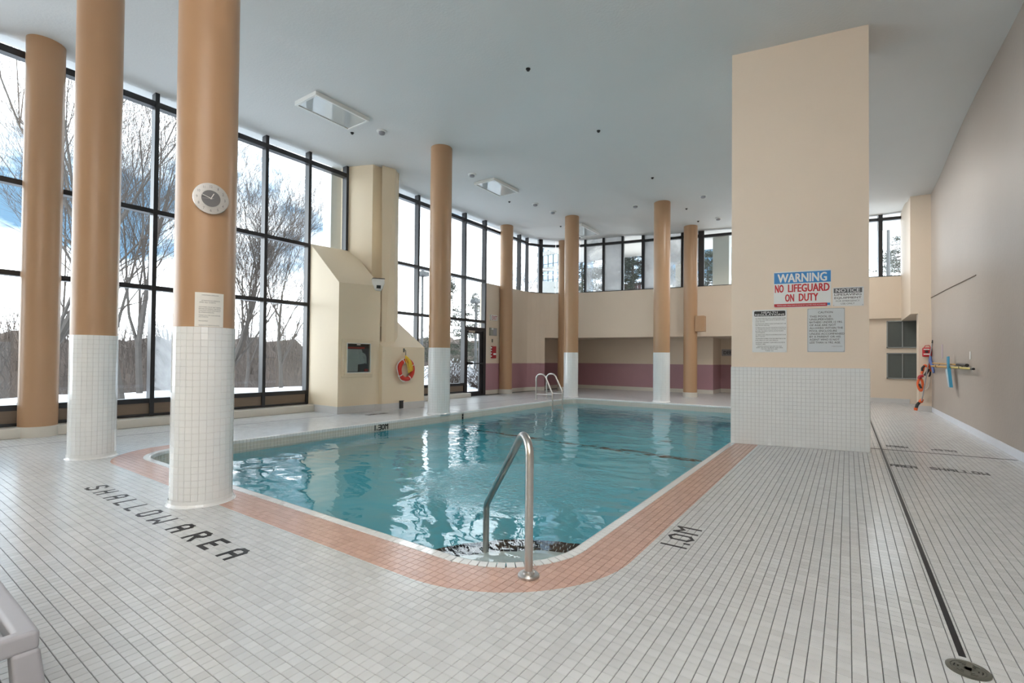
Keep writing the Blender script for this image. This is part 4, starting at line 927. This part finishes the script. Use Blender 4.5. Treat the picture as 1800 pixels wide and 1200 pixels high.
def sprinkler(x, y):
    z = zc(x, y); o = thing('sprinkler', '', 'sprinkler', (x, y, z), 'black ceiling sprinklers')
    mb = MB(); mb.lathe([(.036, .005), (.036, -.008), (.018, -.012), (.012, -.022), (.024, -.026), (.024, -.030), (0, -.032)], (x, y, z), 16); mb.build('head', black_p, o, smooth=True); return o
sp0 = None
for x, y, lab in ((-8.14,6.0,'black sprinkler head beside the near boxed ceiling light'), (-4.01,6.11,'black sprinkler head on the ceiling, highest in the picture'), (-3.95,8.52,'black sprinkler head, second of the row crossing the ceiling centre'), (-3.91,11.54,'black sprinkler head above the tiled column at the far pool edge'),
                  (-7.94,11.18,'black sprinkler head just past the second boxed ceiling light'), (-7.95,14.2,'black sprinkler head left of the column top by the ladder'), (-8.02,15.75,'black sprinkler head under the far boxed ceiling light'), (-3.88,14.46,'black sprinkler head right of the far tiled column top'), (-3.83,15.6,'black sprinkler head right above the column with the box')):
    if sp0 is None: sp0 = sprinkler(x, y); o = sp0
    else: o = copy_tree(sp0, (x, y, zc(x, y)))
    o['label'] = lab
dt0 = None
for x, y, lab in ((-7.57,6.27,'round white ceiling detector next to the near boxed light'), (-7.5,8.98,'round white ceiling detector in front of the second boxed light'), (-7.43,11.76,'round white ceiling detector between second light and ladder column'), (-5.07,13.49,'round pale ceiling detector left of the far middle column top'),
                  (-3.2,13.56,'round pale ceiling detector right of the far middle column top'), (-3.24,15.6,'round pale ceiling detector nearest the square pillar'), (-7.38,12.69,'flat pale ceiling disc in front of the ladder column top')):
    z = zc(x, y)
    if dt0 is None:
        dt0 = thing('ceiling_detector', '', 'detector', (x, y, z), 'round ceiling detectors')
        mb = MB(); mb.lathe([(.10, .01), (.10, -.012), (.085, -.02), (.06, -.022)], (x, y, z), 32); mb.build('rim', white_p, dt0, smooth=True)
        mb = MB(); mb.lathe([(.062, -.018), (.060, -.055), (.045, -.066), (0, -.068)], (x, y, z), 28); mb.build('cap', grey_p, dt0, smooth=True); o = dt0
    else: o = copy_tree(dt0, (x, y, z))
    o['label'] = lab

# ------------------------------------------------------------------ floor drain
dc = Vector((.374, 2.502, .0015)); fd = thing('floor_drain', 'round metal floor drain in the black tile line near the camera', 'drain', dc)
mb = MB(); mb.lathe([(.066, -.002), (.066, .002), (.060, .004), (.052, .004), (.051, .001)], dc, 40, cap=False); mb.build('rim', brass, fd, smooth=True)
mb = MB(); mb.lathe([(.0515, -.001), (.0515, -.0005), (0, -.0005)], dc, 40); mb.build('sump', black_p, fd)
mb = MB()
for r in (.012, .024, .036, .047):
    mb.lathe([(max(r-.0045, .0005), .0005), (max(r-.0045, .0005), .003), (r+.0025, .003), (r+.0025, .0005)], dc, 32, cap=False)
for k in range(3): t = k*math.pi/3+.3; mb.obox(dc+Z_*.002, (math.cos(t), math.sin(t), 0), (-math.sin(t), math.cos(t), 0), Z_, .05, .009, .0012)
mb.build('grate', brass, fd)

# ------------------------------------------------------------------ plastic lounger, bottom left
lx0, lx1, ly0, ly1, lz = -3.72, -1.84, -.30, .36, .40
lg = thing('sun_lounger', 'light grey plastic sun lounger, only its end showing bottom left', 'lounger', ((lx0+lx1)/2, (ly0+ly1)/2, 0))
mb = MB(); b_ = .052
def rim_ring(z0, z1, off):
    out = [(lx0-off, ly0-off), (lx1+off, ly0-off), (lx1+off, ly1+off), (lx0-off, ly1+off)]; inn = [(lx0+b_, ly0+b_), (lx1-.036, ly0+b_), (lx1-.036, ly1-b_), (lx0+b_, ly1-b_)]
    vs = [(x, y, z) for z in (z0, z1) for x, y in out+inn]
    return vs, [(4+i, 4+(i+1)%4, (i+1)%4, i) for i in range(4)]+[(8+i, 8+(i+1)%4, 12+(i+1)%4, 12+i) for i in range(4)]+[(i, (i+1)%4, 8+(i+1)%4, 8+i) for i in range(4)]+[(12+i, 12+(i+1)%4, 4+(i+1)%4, 4+i) for i in range(4)]
mb.add(*rim_ring(lz-.055, lz, 0)); mb.build('rim', grey_p, lg, bevel=.012)
ny = 7; sw = (ly1-ly0-2*b_)/ny
for k in range(ny):
    y = ly0+b_+k*sw; mb = MB(); mb.box(lx0+.03, y+.012, lz-.035, lx1-.02, y+sw-.012, lz-.010); mb.build('slat', grey_p, lg, bevel=.006)
for yy_, sy in ((ly1, -1), (ly0, 1)):
    mb = MB(); mb.box(lx0+.02, yy_, lz-.10, lx1-.05, yy_+sy*.025, lz-.05); mb.build('side_apron', grey_p, lg, bevel=.006)
    for xx_, sx in ((lx1, -1), (lx0, 1)):
        mb = MB(); vs = []
        for z, oy, wy in ((0, .03, .085), (.20, .018, .065), (lz-.05, .0, .058)):
            y0_, y1_ = yy_-sy*oy, yy_-sy*oy+sy*wy; vs += [(xx_-sx*.006, y0_, z), (xx_+sx*.06, y0_, z), (xx_+sx*.06, y1_, z), (xx_-sx*.006, y1_, z)]
        mb.add(vs, [(0,1,2,3), (8,9,10,11)]+[(4*q+i, 4*q+(i+1)%4, 4*q+4+(i+1)%4, 4*q+4+i) for q in range(2) for i in range(4)]); lo2 = mb.build('leg', grey_p, lg, bevel=.010)
        bmx = __import__('bmesh').new(); bmx.from_mesh(lo2.data); __import__('bmesh').ops.recalc_face_normals(bmx, faces=bmx.faces); bmx.to_mesh(lo2.data); bmx.free()
mb = MB(); mb.box(lx1-.10, ly0+.03, .26, lx1-.075, ly1-.07, .33); mb.build('under_brace', black_p, lg)

# ------------------------------------------------------------------ right wall: rescue gear, poles, brush
WR = lambda y: float(np.interp(y, (11, 14.92), (1.69, 1.652)))-.002
bag = thing('first_aid_bag', 'red first aid bag with white print hung on the pale corner pier', 'bag', (1.53, 15.13, 1.31))
mb = MB(); mb.box(1.475, 15.06, 1.31, 1.64, 15.185, 1.53); mb.build('pouch', bag_m, bag, bevel=.025)
mb = MB(); mb.box(1.49, 15.052, 1.36, 1.60, 15.062, 1.385); mb.box(1.49, 15.052, 1.475, 1.60, 15.062, 1.50); mb.build('print', white_c, bag)
mb = MB(); mb.lathe([(.03, 0), (.03, .012), (0, .012)], (1.545, 15.06, 1.43), 16, axis=(0,-1,0)); mb.build('badge', black_p, bag)
mb = MB(); mb.tube([(1.50, 15.12, 1.52), (1.53, 15.12, 1.58), (1.60, 15.14, 1.585), (1.63, 15.15, 1.52)], .008, 6); mb.build('strap', bag_m, bag)
rp = thing('reaching_pole', 'long grey reaching pole leaning in the corner with orange float end', 'pole', (1.40, 15.0, .02))
mb = MB(); mb.tube([(1.640, 14.99, 1.64), (1.44, 14.92, .26)], .012, 8); mb.build('shaft', mat('dull grey metal', (.30,.29,.30), .45, metal=.6), rp)
mb = MB(); mb.tube([(1.649, 14.993, 1.70), (1.640, 14.99, 1.63)], .016, 8); mb.build('tip', black_p, rp)
mb = MB(); mb.tube([(1.46, 14.98, .30), (1.43, 14.97, .25), (1.40, 14.96, .22)], [.03, .045, .03], 10); mb.tube([(1.34, 14.95, .09), (1.33, 14.95, .03)], [.04, .035], 10); mb.build('float_end', orange_p, rp, smooth=True)
mb = MB(); mb.tube([(1.40, 14.96, .22), (1.36, 14.955, .16), (1.34, 14.95, .08)], [.03, .035, .03], 10); mb.build('grip', black_p, rp, smooth=True)
rb = thing('rescue_tube', 'orange and black rescue tube hanging in loops in the right corner', 'float', (1.45, 15.05, .55))
def loop(pts, r, m_, name, n=8):
    Q = []
    P = [Vector(p) for p in pts]
    for i in range(len(P)-1):
        for s in lin(0, 1, 7)[:-1]:
            p0, p1, p2, p3 = P[max(i-1,0)], P[i], P[i+1], P[min(i+2, len(P)-1)]
            Q.append(.5*((2*p1)+(p2-p0)*s+(2*p0-5*p1+4*p2-p3)*s*s+(3*p1-p0-3*p2+p3)*s**3))
    Q.append(P[-1]); mb = MB(); mb.tube(Q, r, n); mb.build(name, m_, rb, smooth=True)
yy = 15.02
loop([(1.62,yy,1.14),(1.56,yy,1.08),(1.50,yy,1.10),(1.47,yy,.98),(1.45,yy,.90)], .028, orange_p, 'tube')
loop([(1.50,yy-.02,1.10),(1.46,yy-.02,1.04),(1.46,yy-.02,.97)], .022, black_p, 'strap')
loop([(1.58,yy-.03,1.02),(1.54,yy-.03,.93),(1.50,yy-.03,.86)], .026, black_p, 'strap')
loop([(1.48,yy-.02,.86),(1.42,yy-.02,.84),(1.40,yy-.02,.78)], .036, dkred_p, 'tube')
loop([(1.41,yy,.80),(1.38,yy,.68),(1.40,yy,.55),(1.44,yy,.50),(1.47,yy,.58),(1.46,yy,.72),(1.43,yy,.80)], .026, orange_p, 'tube')
loop([(1.40,yy-.03,.66),(1.44,yy-.03,.56)], .018, black_p, 'strap')
loop([(1.62,yy,1.20),(1.60,yy,1.06),(1.61,yy,.96)], .022, orange_p, 'tube')
loop([(1.61,yy,.96),(1.60,yy,.88),(1.58,yy,.84)], .018, black_p, 'strap')
loop([(1.60,yy,.86),(1.57,yy,.62),(1.53,yy,.54),(1.47,yy,.55)], .007, white_c, 'cord', 6)
cl = thing('folded_cloth', 'blue patterned cloth bundle hung at the corner under the red bag', 'cloth', (1.58, 14.9, 1.0))
mb = MB(); mb.tube([(1.605, 14.95, 1.32), (1.60, 14.92, 1.22), (1.615, 14.85, 1.12), (1.625, 14.75, 1.02), (1.625, 14.65, .94)], [.02, .035, .03, .028, .018], 10); mb.build('folds', check_b, cl, smooth=True)
p1 = thing('wooden_pole', 'long varnished wooden pole lying on hooks along the right wall', 'pole', (WR(13)-.05, 13, 1.14)); mb = MB(); mb.tube([(WR(14.6)-.05, 14.6, 1.16), (WR(11.1)-.05, 11.1, 1.13)], .014, 10); mb.build('shaft', wood_p, p1, smooth=True)
mb = MB(); mb.tube([(WR(11.6)-.05, 11.75, 1.138), (WR(11)-.05, 10.95, 1.128)], .027, 10); mb.build('grip', black_p, p1, smooth=True)
p2 = thing('yellow_pole', 'yellow telescopic pole with dark tip lying on hooks on the right wall', 'pole', (WR(12.5)-.06, 12.5, 1.09)); mb = MB(); mb.tube([(WR(14.7)-.06, 14.7, 1.09), (WR(10.5)-.06, 10.5, 1.075)], .017, 10); mb.build('shaft', yel_pole, p2, smooth=True)
mb = MB(); mb.tube([(WR(10.5)-.06, 10.55, 1.075), (WR(10.4)-.06, 10.38, 1.074)], .019, 10); mb.build('tip', black_p, p2, smooth=True)
mb = MB(); mb.tube([(WR(14.6)-.06, 14.6, 1.09), (WR(12.6)-.06, 12.6, 1.082)], .021, 10); mb.build('sleeve', wood_p, p2, smooth=True)
br = thing('pool_brush', 'blue pool brush hung across the poles on the right wall', 'brush', (WR(12)-.1, 12.1, .72)); xb = WR(12.2)-.10
mb = MB(); mb.slab([(xb-.02, 12.36, 1.29), (xb-.02, 12.22, 1.29), (xb-.02, 12.18, 1.06), (xb-.02, 12.32, 1.06)], (.03, 0, 0)); mb.build('holder', blue_p, br, bevel=.008)
mb = MB(); mb.slab([(xb-.02, 12.50, 1.05), (xb-.02, 12.26, 1.05), (xb-.02, 12.02, .72), (xb-.02, 12.16, .71)], (.03, 0, 0)); mb.build('bristle_head', mat('pale blue bristle', (.45,.55,.60), .7, var=.2, scale=30), br, bevel=.008)
mb = MB(); mb.slab([(xb-.026, 12.24, 1.07), (xb-.026, 12.18, 1.07), (xb-.026, 11.94, .715), (xb-.026, 12.00, .71)], (.045, 0, 0)); mb.build('back_bar', blue_p, br)
for y, lab in ((13.9, 'small dark wall hook holding the poles near the corner'), (11.4, 'small dark wall hook holding the poles near their free ends')):
    o = thing('pole_hook', lab, 'hook', (WR(y), y, 1.1)); mb = MB(); mb.tube(fillet([(WR(y), y, 1.16), (WR(y)-.085, y, 1.045), (WR(y)-.09, y, 1.12)], .012), .006, 6); mb.build('hook_bar', brass, o)
o = thing('wall_label', 'narrow mauve paper label stuck on the right wall near the corner', 'label', (WR(13.7), 13.7, 1.28)); mb = MB(); mb.box(WR(13.7)-.003, 13.63, 1.26, WR(13.7)+.001, 13.80, 1.56); mb.build('strip', mat('mauve label paper', (.46,.38,.42), .6), o)
o = thing('white_tag', 'small white tag stuck on the right wall above the poles', 'tag', (WR(11), 11, 1.24)); mb = MB(); mb.box(1.682, 10.96, 1.23, 1.687, 11.04, 1.36); mb.build('card', white_p, o)
cable = thing('wall_cable', 'thin dark cable sloping along the right wall above the poles', 'cable', (1.66, 13, 2.6)); mb = MB(); mb.tube([(WR(15.2)-.008, 15.2, 2.73), (WR(13)-.008, 13, 2.665), (1.684, 10.55, 2.575)], .007, 6); mb.build('wire', mat('brown cable', (.16,.12,.09), .6), cable)
# louvred openings on the alcove wall
for z0, z1, lab in ((1.585, 2.37, 'upper dark window with vertical slats on the alcove wall at far right'), (.70, 1.445, 'lower dark window with vertical slats on the alcove wall at far right')):
    o = thing('slatted_window', lab, 'window', (1.3, 17.7, z0)); mb = MB()
    for a in ((.93, z0, 1.64, z0+.03), (.93, z1-.03, 1.64, z1), (.93, z0, .96, z1), (1.275, z0, 1.30, z1), (1.61, z0, 1.64, z1)): mb.box(a[0], 17.665, a[1], a[2], 17.72, a[3])
    mb.build('frame', concrete, o)
    mb = MB(); mb.box(.95, 17.712, z0+.02, 1.62, 17.719, z1-.02); mb.build('backing', black_p, o)
    for side in ((.965, 1.27), (1.305, 1.605)):
        for k in range(9):
            x = side[0]+(side[1]-side[0])*(k+.5)/9; mb = MB(); mb.obox((x, 17.695, (z0+z1)/2), Vector((.97, .24, 0)), Vector((-.24, .97, 0)), Z_, .017, .0015, (z1-z0)/2-.035); mb.build('slat', louv, o)

# ------------------------------------------------------------------ outdoors
def ground_z(x, y):
    d = -x-9.9; z = -.12
    if d > 0: z += -.018*max(d-6, 0)-.02*max(d-11, 0)**1.5
    z += 1.5*np.clip((y-17)/14, 0, 1)**1.2*np.clip((d+2)/6, 0, 1)
    return float(z)+.05*math.sin(x*.9+y*.5)+.03*math.sin(y*1.7)
xs = lin(-46, -9.86, 60); ysg = lin(-10, 62, 90); mb = MB(); vs = [(x, y, ground_z(x, y)) for y in ysg for x in xs]
nx = len(xs); mb.add(vs, [(j*nx+i, j*nx+i+1, (j+1)*nx+i+1, (j+1)*nx+i) for j in range(len(ysg)-1) for i in range(nx-1)])
struct(mb.build('snowy_ground', snow, smooth=True))
mb = MB(); mb.box(WX-.14, 20, 3.0, 20, 70, 3.3); struct(mb.build('upper_terrace', snow))

def skeleton(base, height, seed, spread=.55, lean=(0, 0), r0=.14, depth=6, first=.25):
    R_ = random.Random(seed); segs = []
    def grow(p, d, L, r, lev):
        n = 4 if lev < 2 else 3; q = p
        for i in range(n):
            d2 = (d+Vector((R_.gauss(0, .10), R_.gauss(0, .10), R_.gauss(.03, .06)))).normalized(); q2 = q+d2*(L/n); rr = r*(1-.55*(i+1)/n); ra = r*(1-.55*i/n)
            segs.append((q, q2, ra, rr, lev))
            if lev < depth:
                for k in range(R_.choice((1, 2, 2)) if lev < 3 else (R_.choice((1, 1, 2)) if lev < 4 else R_.choice((0, 1, 1)))):
                    ax = Vector((R_.gauss(0, 1), R_.gauss(0, 1), R_.gauss(0, .4))).normalized(); b = (d2*(1-spread*.45)+ax*spread+Z_*.22).normalized()
                    grow(q2, b, L*R_.uniform(.48, .74), max(rr*R_.uniform(.42, .62), .004), lev+1)
            q, d = q2, d2
    grow(Vector(base), Vector((lean[0], lean[1], 1)).normalized(), height*.52, r0, 0)
    return segs
def limb(mb, s, n):
    p, q, a, b, _ = s; d = (q-p).normalized(); u = d.orthogonal().normalized(); v = d.cross(u); vs = []
    for c, r in ((p, a), (q, b)):
        for k in range(n): t = 2*math.pi*k/n; vs.append(c+(u*math.cos(t)+v*math.sin(t))*r)
    mb.add(vs, [(k, (k+1)%n, n+(k+1)%n, n+k) for k in range(n)])
def bare_tree(x, y, h, seed, label, group='bare trees beyond the windows', **k):
    b = (x, y, ground_z(x, y)-.1); o = thing('bare_tree', label, 'tree', b, group); S = skeleton(b, h, seed, **k)
    m1, m2 = MB(), MB()
    for s in S: limb(m1 if s[4] < 2 else m2, s, 6 if s[4] < 2 else 3)
    m1.build('trunk', bark, o, smooth=True); tag(m2.build('twigs', twig_m, o), kind='stuff'); return o
bare_tree(-18.5, 3.1, 13, 11, 'bare grey tree with leaning trunk, leftmost beyond the windows', lean=(.1, .38), r0=.13)
bare_tree(-17.0, 4.9, 13, 5, 'bare grey tree behind the near left tiled column', r0=.12, spread=.5)
bare_tree(-22.0, 6.9, 15, 23, 'tall bare grey tree seen between the two near tiled columns', r0=.12, spread=.42)
bare_tree(-15.5, 7.0, 6.9, 31, 'bare grey tree just right of the column with the clock', r0=.10, spread=.5, lean=(0, .12))
bare_tree(-20.5, 11.6, 8.2, 42, 'bare grey tree in front of the sloped cream enclosure', r0=.09, spread=.5)
bare_tree(-25.0, 12.3, 8.5, 57, 'thin bare tree farther back, left of the sloped enclosure', r0=.08, spread=.45)
bare_tree(-17.2, 21.3, 4.8, 64, 'small bare sapling above the glass exit door', r0=.06, depth=4)
bare_tree(-22.0, 32.5, 9, 71, 'distant bare treetop left of the corner windows', r0=.1, depth=4)
bare_tree(-21.0, 33.5, 8.5, 77, 'distant bare treetop beside the black corner post', r0=.1, depth=4)
# brushwood across the valley: nobody could count it
R_ = random.Random(3); mb = MB()
def brush_top(y): return 2.7-.9*np.clip((y-7)/12, 0, 1)+.25*math.sin(y*.7)
hx0 = -40; ys_h = lin(-10, 62, 120)
vs = [];
for y in ys_h:
    t = brush_top(y*.5)-.3+.35*math.sin(y*1.9)+.2*math.sin(y*4.3); t += 2.0*np.clip((y-30)/14, 0, 1); vs += [(-33, y, -5.5), (-36, y, t*.35-1.0), (-40, y, t), (-46, y, t-.2)]
mb.add(vs, [(4*i+k, 4*i+4+k, 4*i+5+k, 4*i+1+k)[::-1] for i in range(len(ys_h)-1) for k in range(3)])
struct(mb.build('wooded_hill', brush_m, smooth=True))
mb = MB()
for i in range(8000):
    y = R_.uniform(-8, 46); dpt = R_.uniform(0, 1); x = -29-dpt*11; z0 = np.interp(x, (-40, -36, -33, -29), (brush_top(y*.5)-.5, -.3, -3, -2.2))
    hh = R_.uniform(1.2, 3.0)*(1.15 if dpt > .6 else .9); p = Vector((x, y, z0)); q = p+Vector((R_.gauss(0, .35), R_.gauss(0, .35), hh)); wv = .022
    mb.add([p+Vector((0, -wv, 0)), p+Vector((0, wv, 0)), q], [(0, 1, 2)])
    for k in range(4):
        s = R_.uniform(.3, .9); c = p.lerp(q, s); e = c+Vector((R_.gauss(0, .4), R_.gauss(0, .5), R_.uniform(.2, .8))); mb.add([c+Vector((0, -.012, 0)), c+Vector((0, .012, .012)), e], [(0, 1, 2)])
tag(mb.build('brushwood', twig_m), 'tangled brown leafless brushwood covering the slope beyond the snow', 'brushwood', kind='stuff')
# conifers
def conifer(x, y, z, h, rad, seed, label, droop=.15, dens=1.0, group='pine trees outside'):
    R_ = random.Random(seed); o = thing('pine_tree', label, 'tree', (x, y, z), group); mb = MB(); mb.tube([(x, y, z), (x+R_.gauss(0, .1), y+R_.gauss(0, .1), z+h*.95)], [h*.009+.02, .012], 6); mb.build('trunk', bark, o)
    mb = MB(); m2 = MB(); nl = int(h*4.2*dens)
    for i in range(nl):
        t = .10+.88*i/nl; zz = z+h*t; L = rad*(1-t)**.75*R_.uniform(.65, 1.15)+.15
        for k in range(R_.choice((3, 4, 4))):
            a_ = R_.uniform(0, 6.28); d = Vector((math.cos(a_), math.sin(a_), R_.uniform(-.05, .25))); tip = Vector((x, y, zz))+d*L-Z_*droop*L
            limb(m2, (Vector((x, y, zz)), tip, .02, .006, 2), 3)
            for j in range(int(26+L*30)):
                s = R_.uniform(.25, 1); c = Vector((x, y, zz)).lerp(tip, s)+Vector((R_.gauss(0, .09), R_.gauss(0, .09), R_.gauss(.03, .07)))
                for q in range(3):
                    e = Vector((R_.gauss(0, 1), R_.gauss(0, 1), R_.gauss(.4, .7))).normalized()*R_.uniform(.07, .15); sd_ = e.orthogonal().normalized()*.0105; mb.add([c-sd_, c+sd_, c+e], [(0, 1, 2)])
    tag(mb.build('needles', needle, o), kind='stuff'); tag(m2.build('branches', bark, o), kind='stuff'); return o
conifer(-17.0, 18.6, ground_z(-17, 18.6), 5.6, 1.9, 3, 'dark pine right of the lifebuoy, behind the middle tiled column', dens=1.1)
conifer(-20.5, 25.0, ground_z(-20.5, 25), 5.2, 1.8, 8, 'dark pine seen beside the glass door', dens=1.0)
conifer(-22.0, 30.0, ground_z(-22, 30), 4.2, 2.2, 9, 'dark pine above the snowy hedge behind the glass door')
conifer(-12.0, 24.0, 3.3, 6.2, 1.8, 12, 'dark pine behind the corner windows, partly hidden by the ladder column', dens=1.2)
conifer(-8.2, 21.5, 3.3, 6.4, 3.0, 13, 'broad dark pine behind the misted back windows', dens=2.6)
conifer(-5.2, 24.5, 3.3, 5.6, 2.2, 15, 'dark pine right of the broad one behind the back windows', dens=1.2)
conifer(-4.85, 21.5, 3.3, 2.6, .7, 16, 'slim dark pine beside the grey outdoor column')
conifer(1.95, 26.5, 1.6, 5.1, 2.6, 18, 'pine behind the lamp post in the far right window', dens=1.3)
conifer(-1.3, 31.0, 1.8, 5.0, 1.7, 19, 'smaller pine at the edge of the square pillar', dens=1.3)
# snowy hedge and shrubs behind the exit door
def shrub(x, y, z, h, w_, seed, label, n=420):
    R_ = random.Random(seed); o = thing('snowy_shrub', label, 'shrub', (x, y, z), 'leafless shrubs behind the door'); mb = MB(); ms = MB()
    for i in range(n):
        p = Vector((x+R_.gauss(0, w_*.25), y+R_.gauss(0, w_*.25), z)); q = Vector((x+R_.gauss(0, w_*.5), y+R_.gauss(0, w_*.5), z+h*R_.uniform(.4, 1))); limb(mb, (p, q, .008, .004, 3), 3)
        if R_.random() < .6: c = p.lerp(q, R_.uniform(.5, 1)); ms.obox(c+Z_*.02, (q-p).normalized(), (q-p).orthogonal().normalized(), (q-p).normalized().cross((q-p).orthogonal().normalized()), .04, .012, .009)
    tag(mb.build('stems', twig_m, o), kind='stuff'); tag(ms.build('snow_cover', snow, o), kind='stuff')
for k, (x, y, h, w_, lab) in enumerate(((-13.2, 14.6, 1.3, .8, 'snow dusted shrub behind the window left of the exit door'), (-13.4, 16.6, 1.0, .7, 'snow dusted shrub seen through the door glass'), (-12.6, 15.9, .75, .5, 'small snow dusted shrub low in the door glass'), (-12.9, 18.0, 1.2, 1.0, 'wide snow dusted shrub on the bank behind the door'), (-14.0, 13.0, 1.2, .9, 'snow dusted shrub beside the middle tiled column'))):
    shrub(x, y, ground_z(x, y)-.05, h, w_, 90+k, lab)
# lamp posts
def lamp_post(x, y, z, h, label, w_=.3):
    o = thing('lamp_post', label, 'street lamp', (x, y, z), 'lamp posts outside'); mb = MB(); mb.tube([(x, y, z), (x, y, z+h)], [.07, .05], 10); mb.build('post', lamp_g, o)
    mb = MB(); mb.box(x-w_, y-w_, z+h, x+w_, y+w_, z+h+.2); mb.box(x-.06, y-.06, z+h+.2, x+.06, y+.06, z+h+.28); mb.build('lamp_head', lamp_g, o, bevel=.02)
lamp_post(-16.2, 15.9, ground_z(-16.2, 15.9), 5.1, 'lamp post seen left of the middle tiled column', .22)
lamp_post(-15.4, 18.85, ground_z(-15.4, 18.85), 3.9, 'lamp post seen above the exit door', .2)
lamp_post(1.24, 22.5, 3.0, 3.2, 'lamp post in front of the pine in the far right window', .22)
# outdoor concrete fins
for x, y, wx, wy, z0, z1, lab in ((-10.22, 7.07, .16, .22, -.1, 7.0, 'grey concrete fin outside the window over the sloped enclosure'), (-3.63, 18.1, .27, .2, 3.1, 7, 'grey outdoor concrete column behind the back windows'), (-5.6, 20.0, .16, .16, 3.1, 7, 'pale outdoor column behind the misted glass'), (-8.3, 19.0, .16, .16, 3.1, 6.2, 'pale outdoor column right of the ladder column')):
    o = thing('concrete_column', lab, 'column', (x, y, z0), 'outdoor concrete columns'); mb = MB(); mb.box(x-wx, y-wy, z0, x+wx, y+wy, z1); mb.build('shaft', white_c if wy == .22 else pale_c, o, bevel=.02)
o = thing('board_fence', 'red brown board fence behind the back windows', 'fence', (-9.3, 24.6, 3.3))
for k in range(12): mb = MB(); mb.box(-10.5+k*.2, 24.6, 3.3, -10.32+k*.2, 24.64, 5.25+.02*(k%2)); mb.build('board', brick_r, o)
# office block far behind the corner
bo = Vector((-58, 93.3, 0)); bd = Vector((.989, -.15, 0)).normalized(); bn = Vector((bd.y, -bd.x, 0)); bl = thing('office_building', 'pale office block with ribbon windows beyond the corner windows', 'building', bo)
def bp(s, d, z): return bo+bd*s+bn*d+Z_*z
mb = MB(); mb.obox(bp(3.5, -6, 20), bd, bn, Z_, 3.5, 5.9, 20); mb.build('core', bld_g, bl)
for f in range(8):
    z = 10.6+f*3.6; mb = MB(); mb.obox(bp(3.5, .05, z), bd, bn, Z_, 3.6, .35, .45); mb.build('spandrel', bld_w, bl)
    for k in range(5):
        s = .75+k*1.45; mb = MB(); mb.obox(bp(s, -.05, z+1.8), bd, bn, Z_, .66, .06, 1.35); mb.build('window', bld_g, bl)
        mb = MB(); mb.obox(bp(s, .06, z+1.2), bd, bn, Z_, .66, .1, .05); mb.build('rail', frame_m, bl)
        if k % 1 == 0:
            mb = MB(); mb.obox(bp(s+.725, .06, z+1.8), bd, bn, Z_, .05, .1, 1.36); mb.build('mullion', frame_m, bl)
o = thing('concrete_ramp', 'grey concrete ramp wall with rails beyond the corner windows', 'ramp', (-14.5, 26, 1)); mb = MB(); mb.slab([(-15.7, 25.5, 1), (-13.2, 26.4, 1), (-13.2, 26.4, 5.85), (-15.7, 25.5, 6.05)], (-.1, .3, 0)); mb.build('wall', concrete, o)
for dz_ in (.35, .65):
    mb = MB(); mb.tube([(-15.7, 25.6, 6.15+dz_), (-13.2, 26.5, 5.8+dz_)], .03, 6); mb.build('rail', steel, o)
for k in range(4): q = k/3; mb = MB(); mb.tube([(-15.7+2.5*q, 25.6+.9*q, 5.98-.2*q), (-15.7+2.5*q, 25.6+.9*q, 6.8-.35*q)], .025, 6); mb.build('post', steel, o)
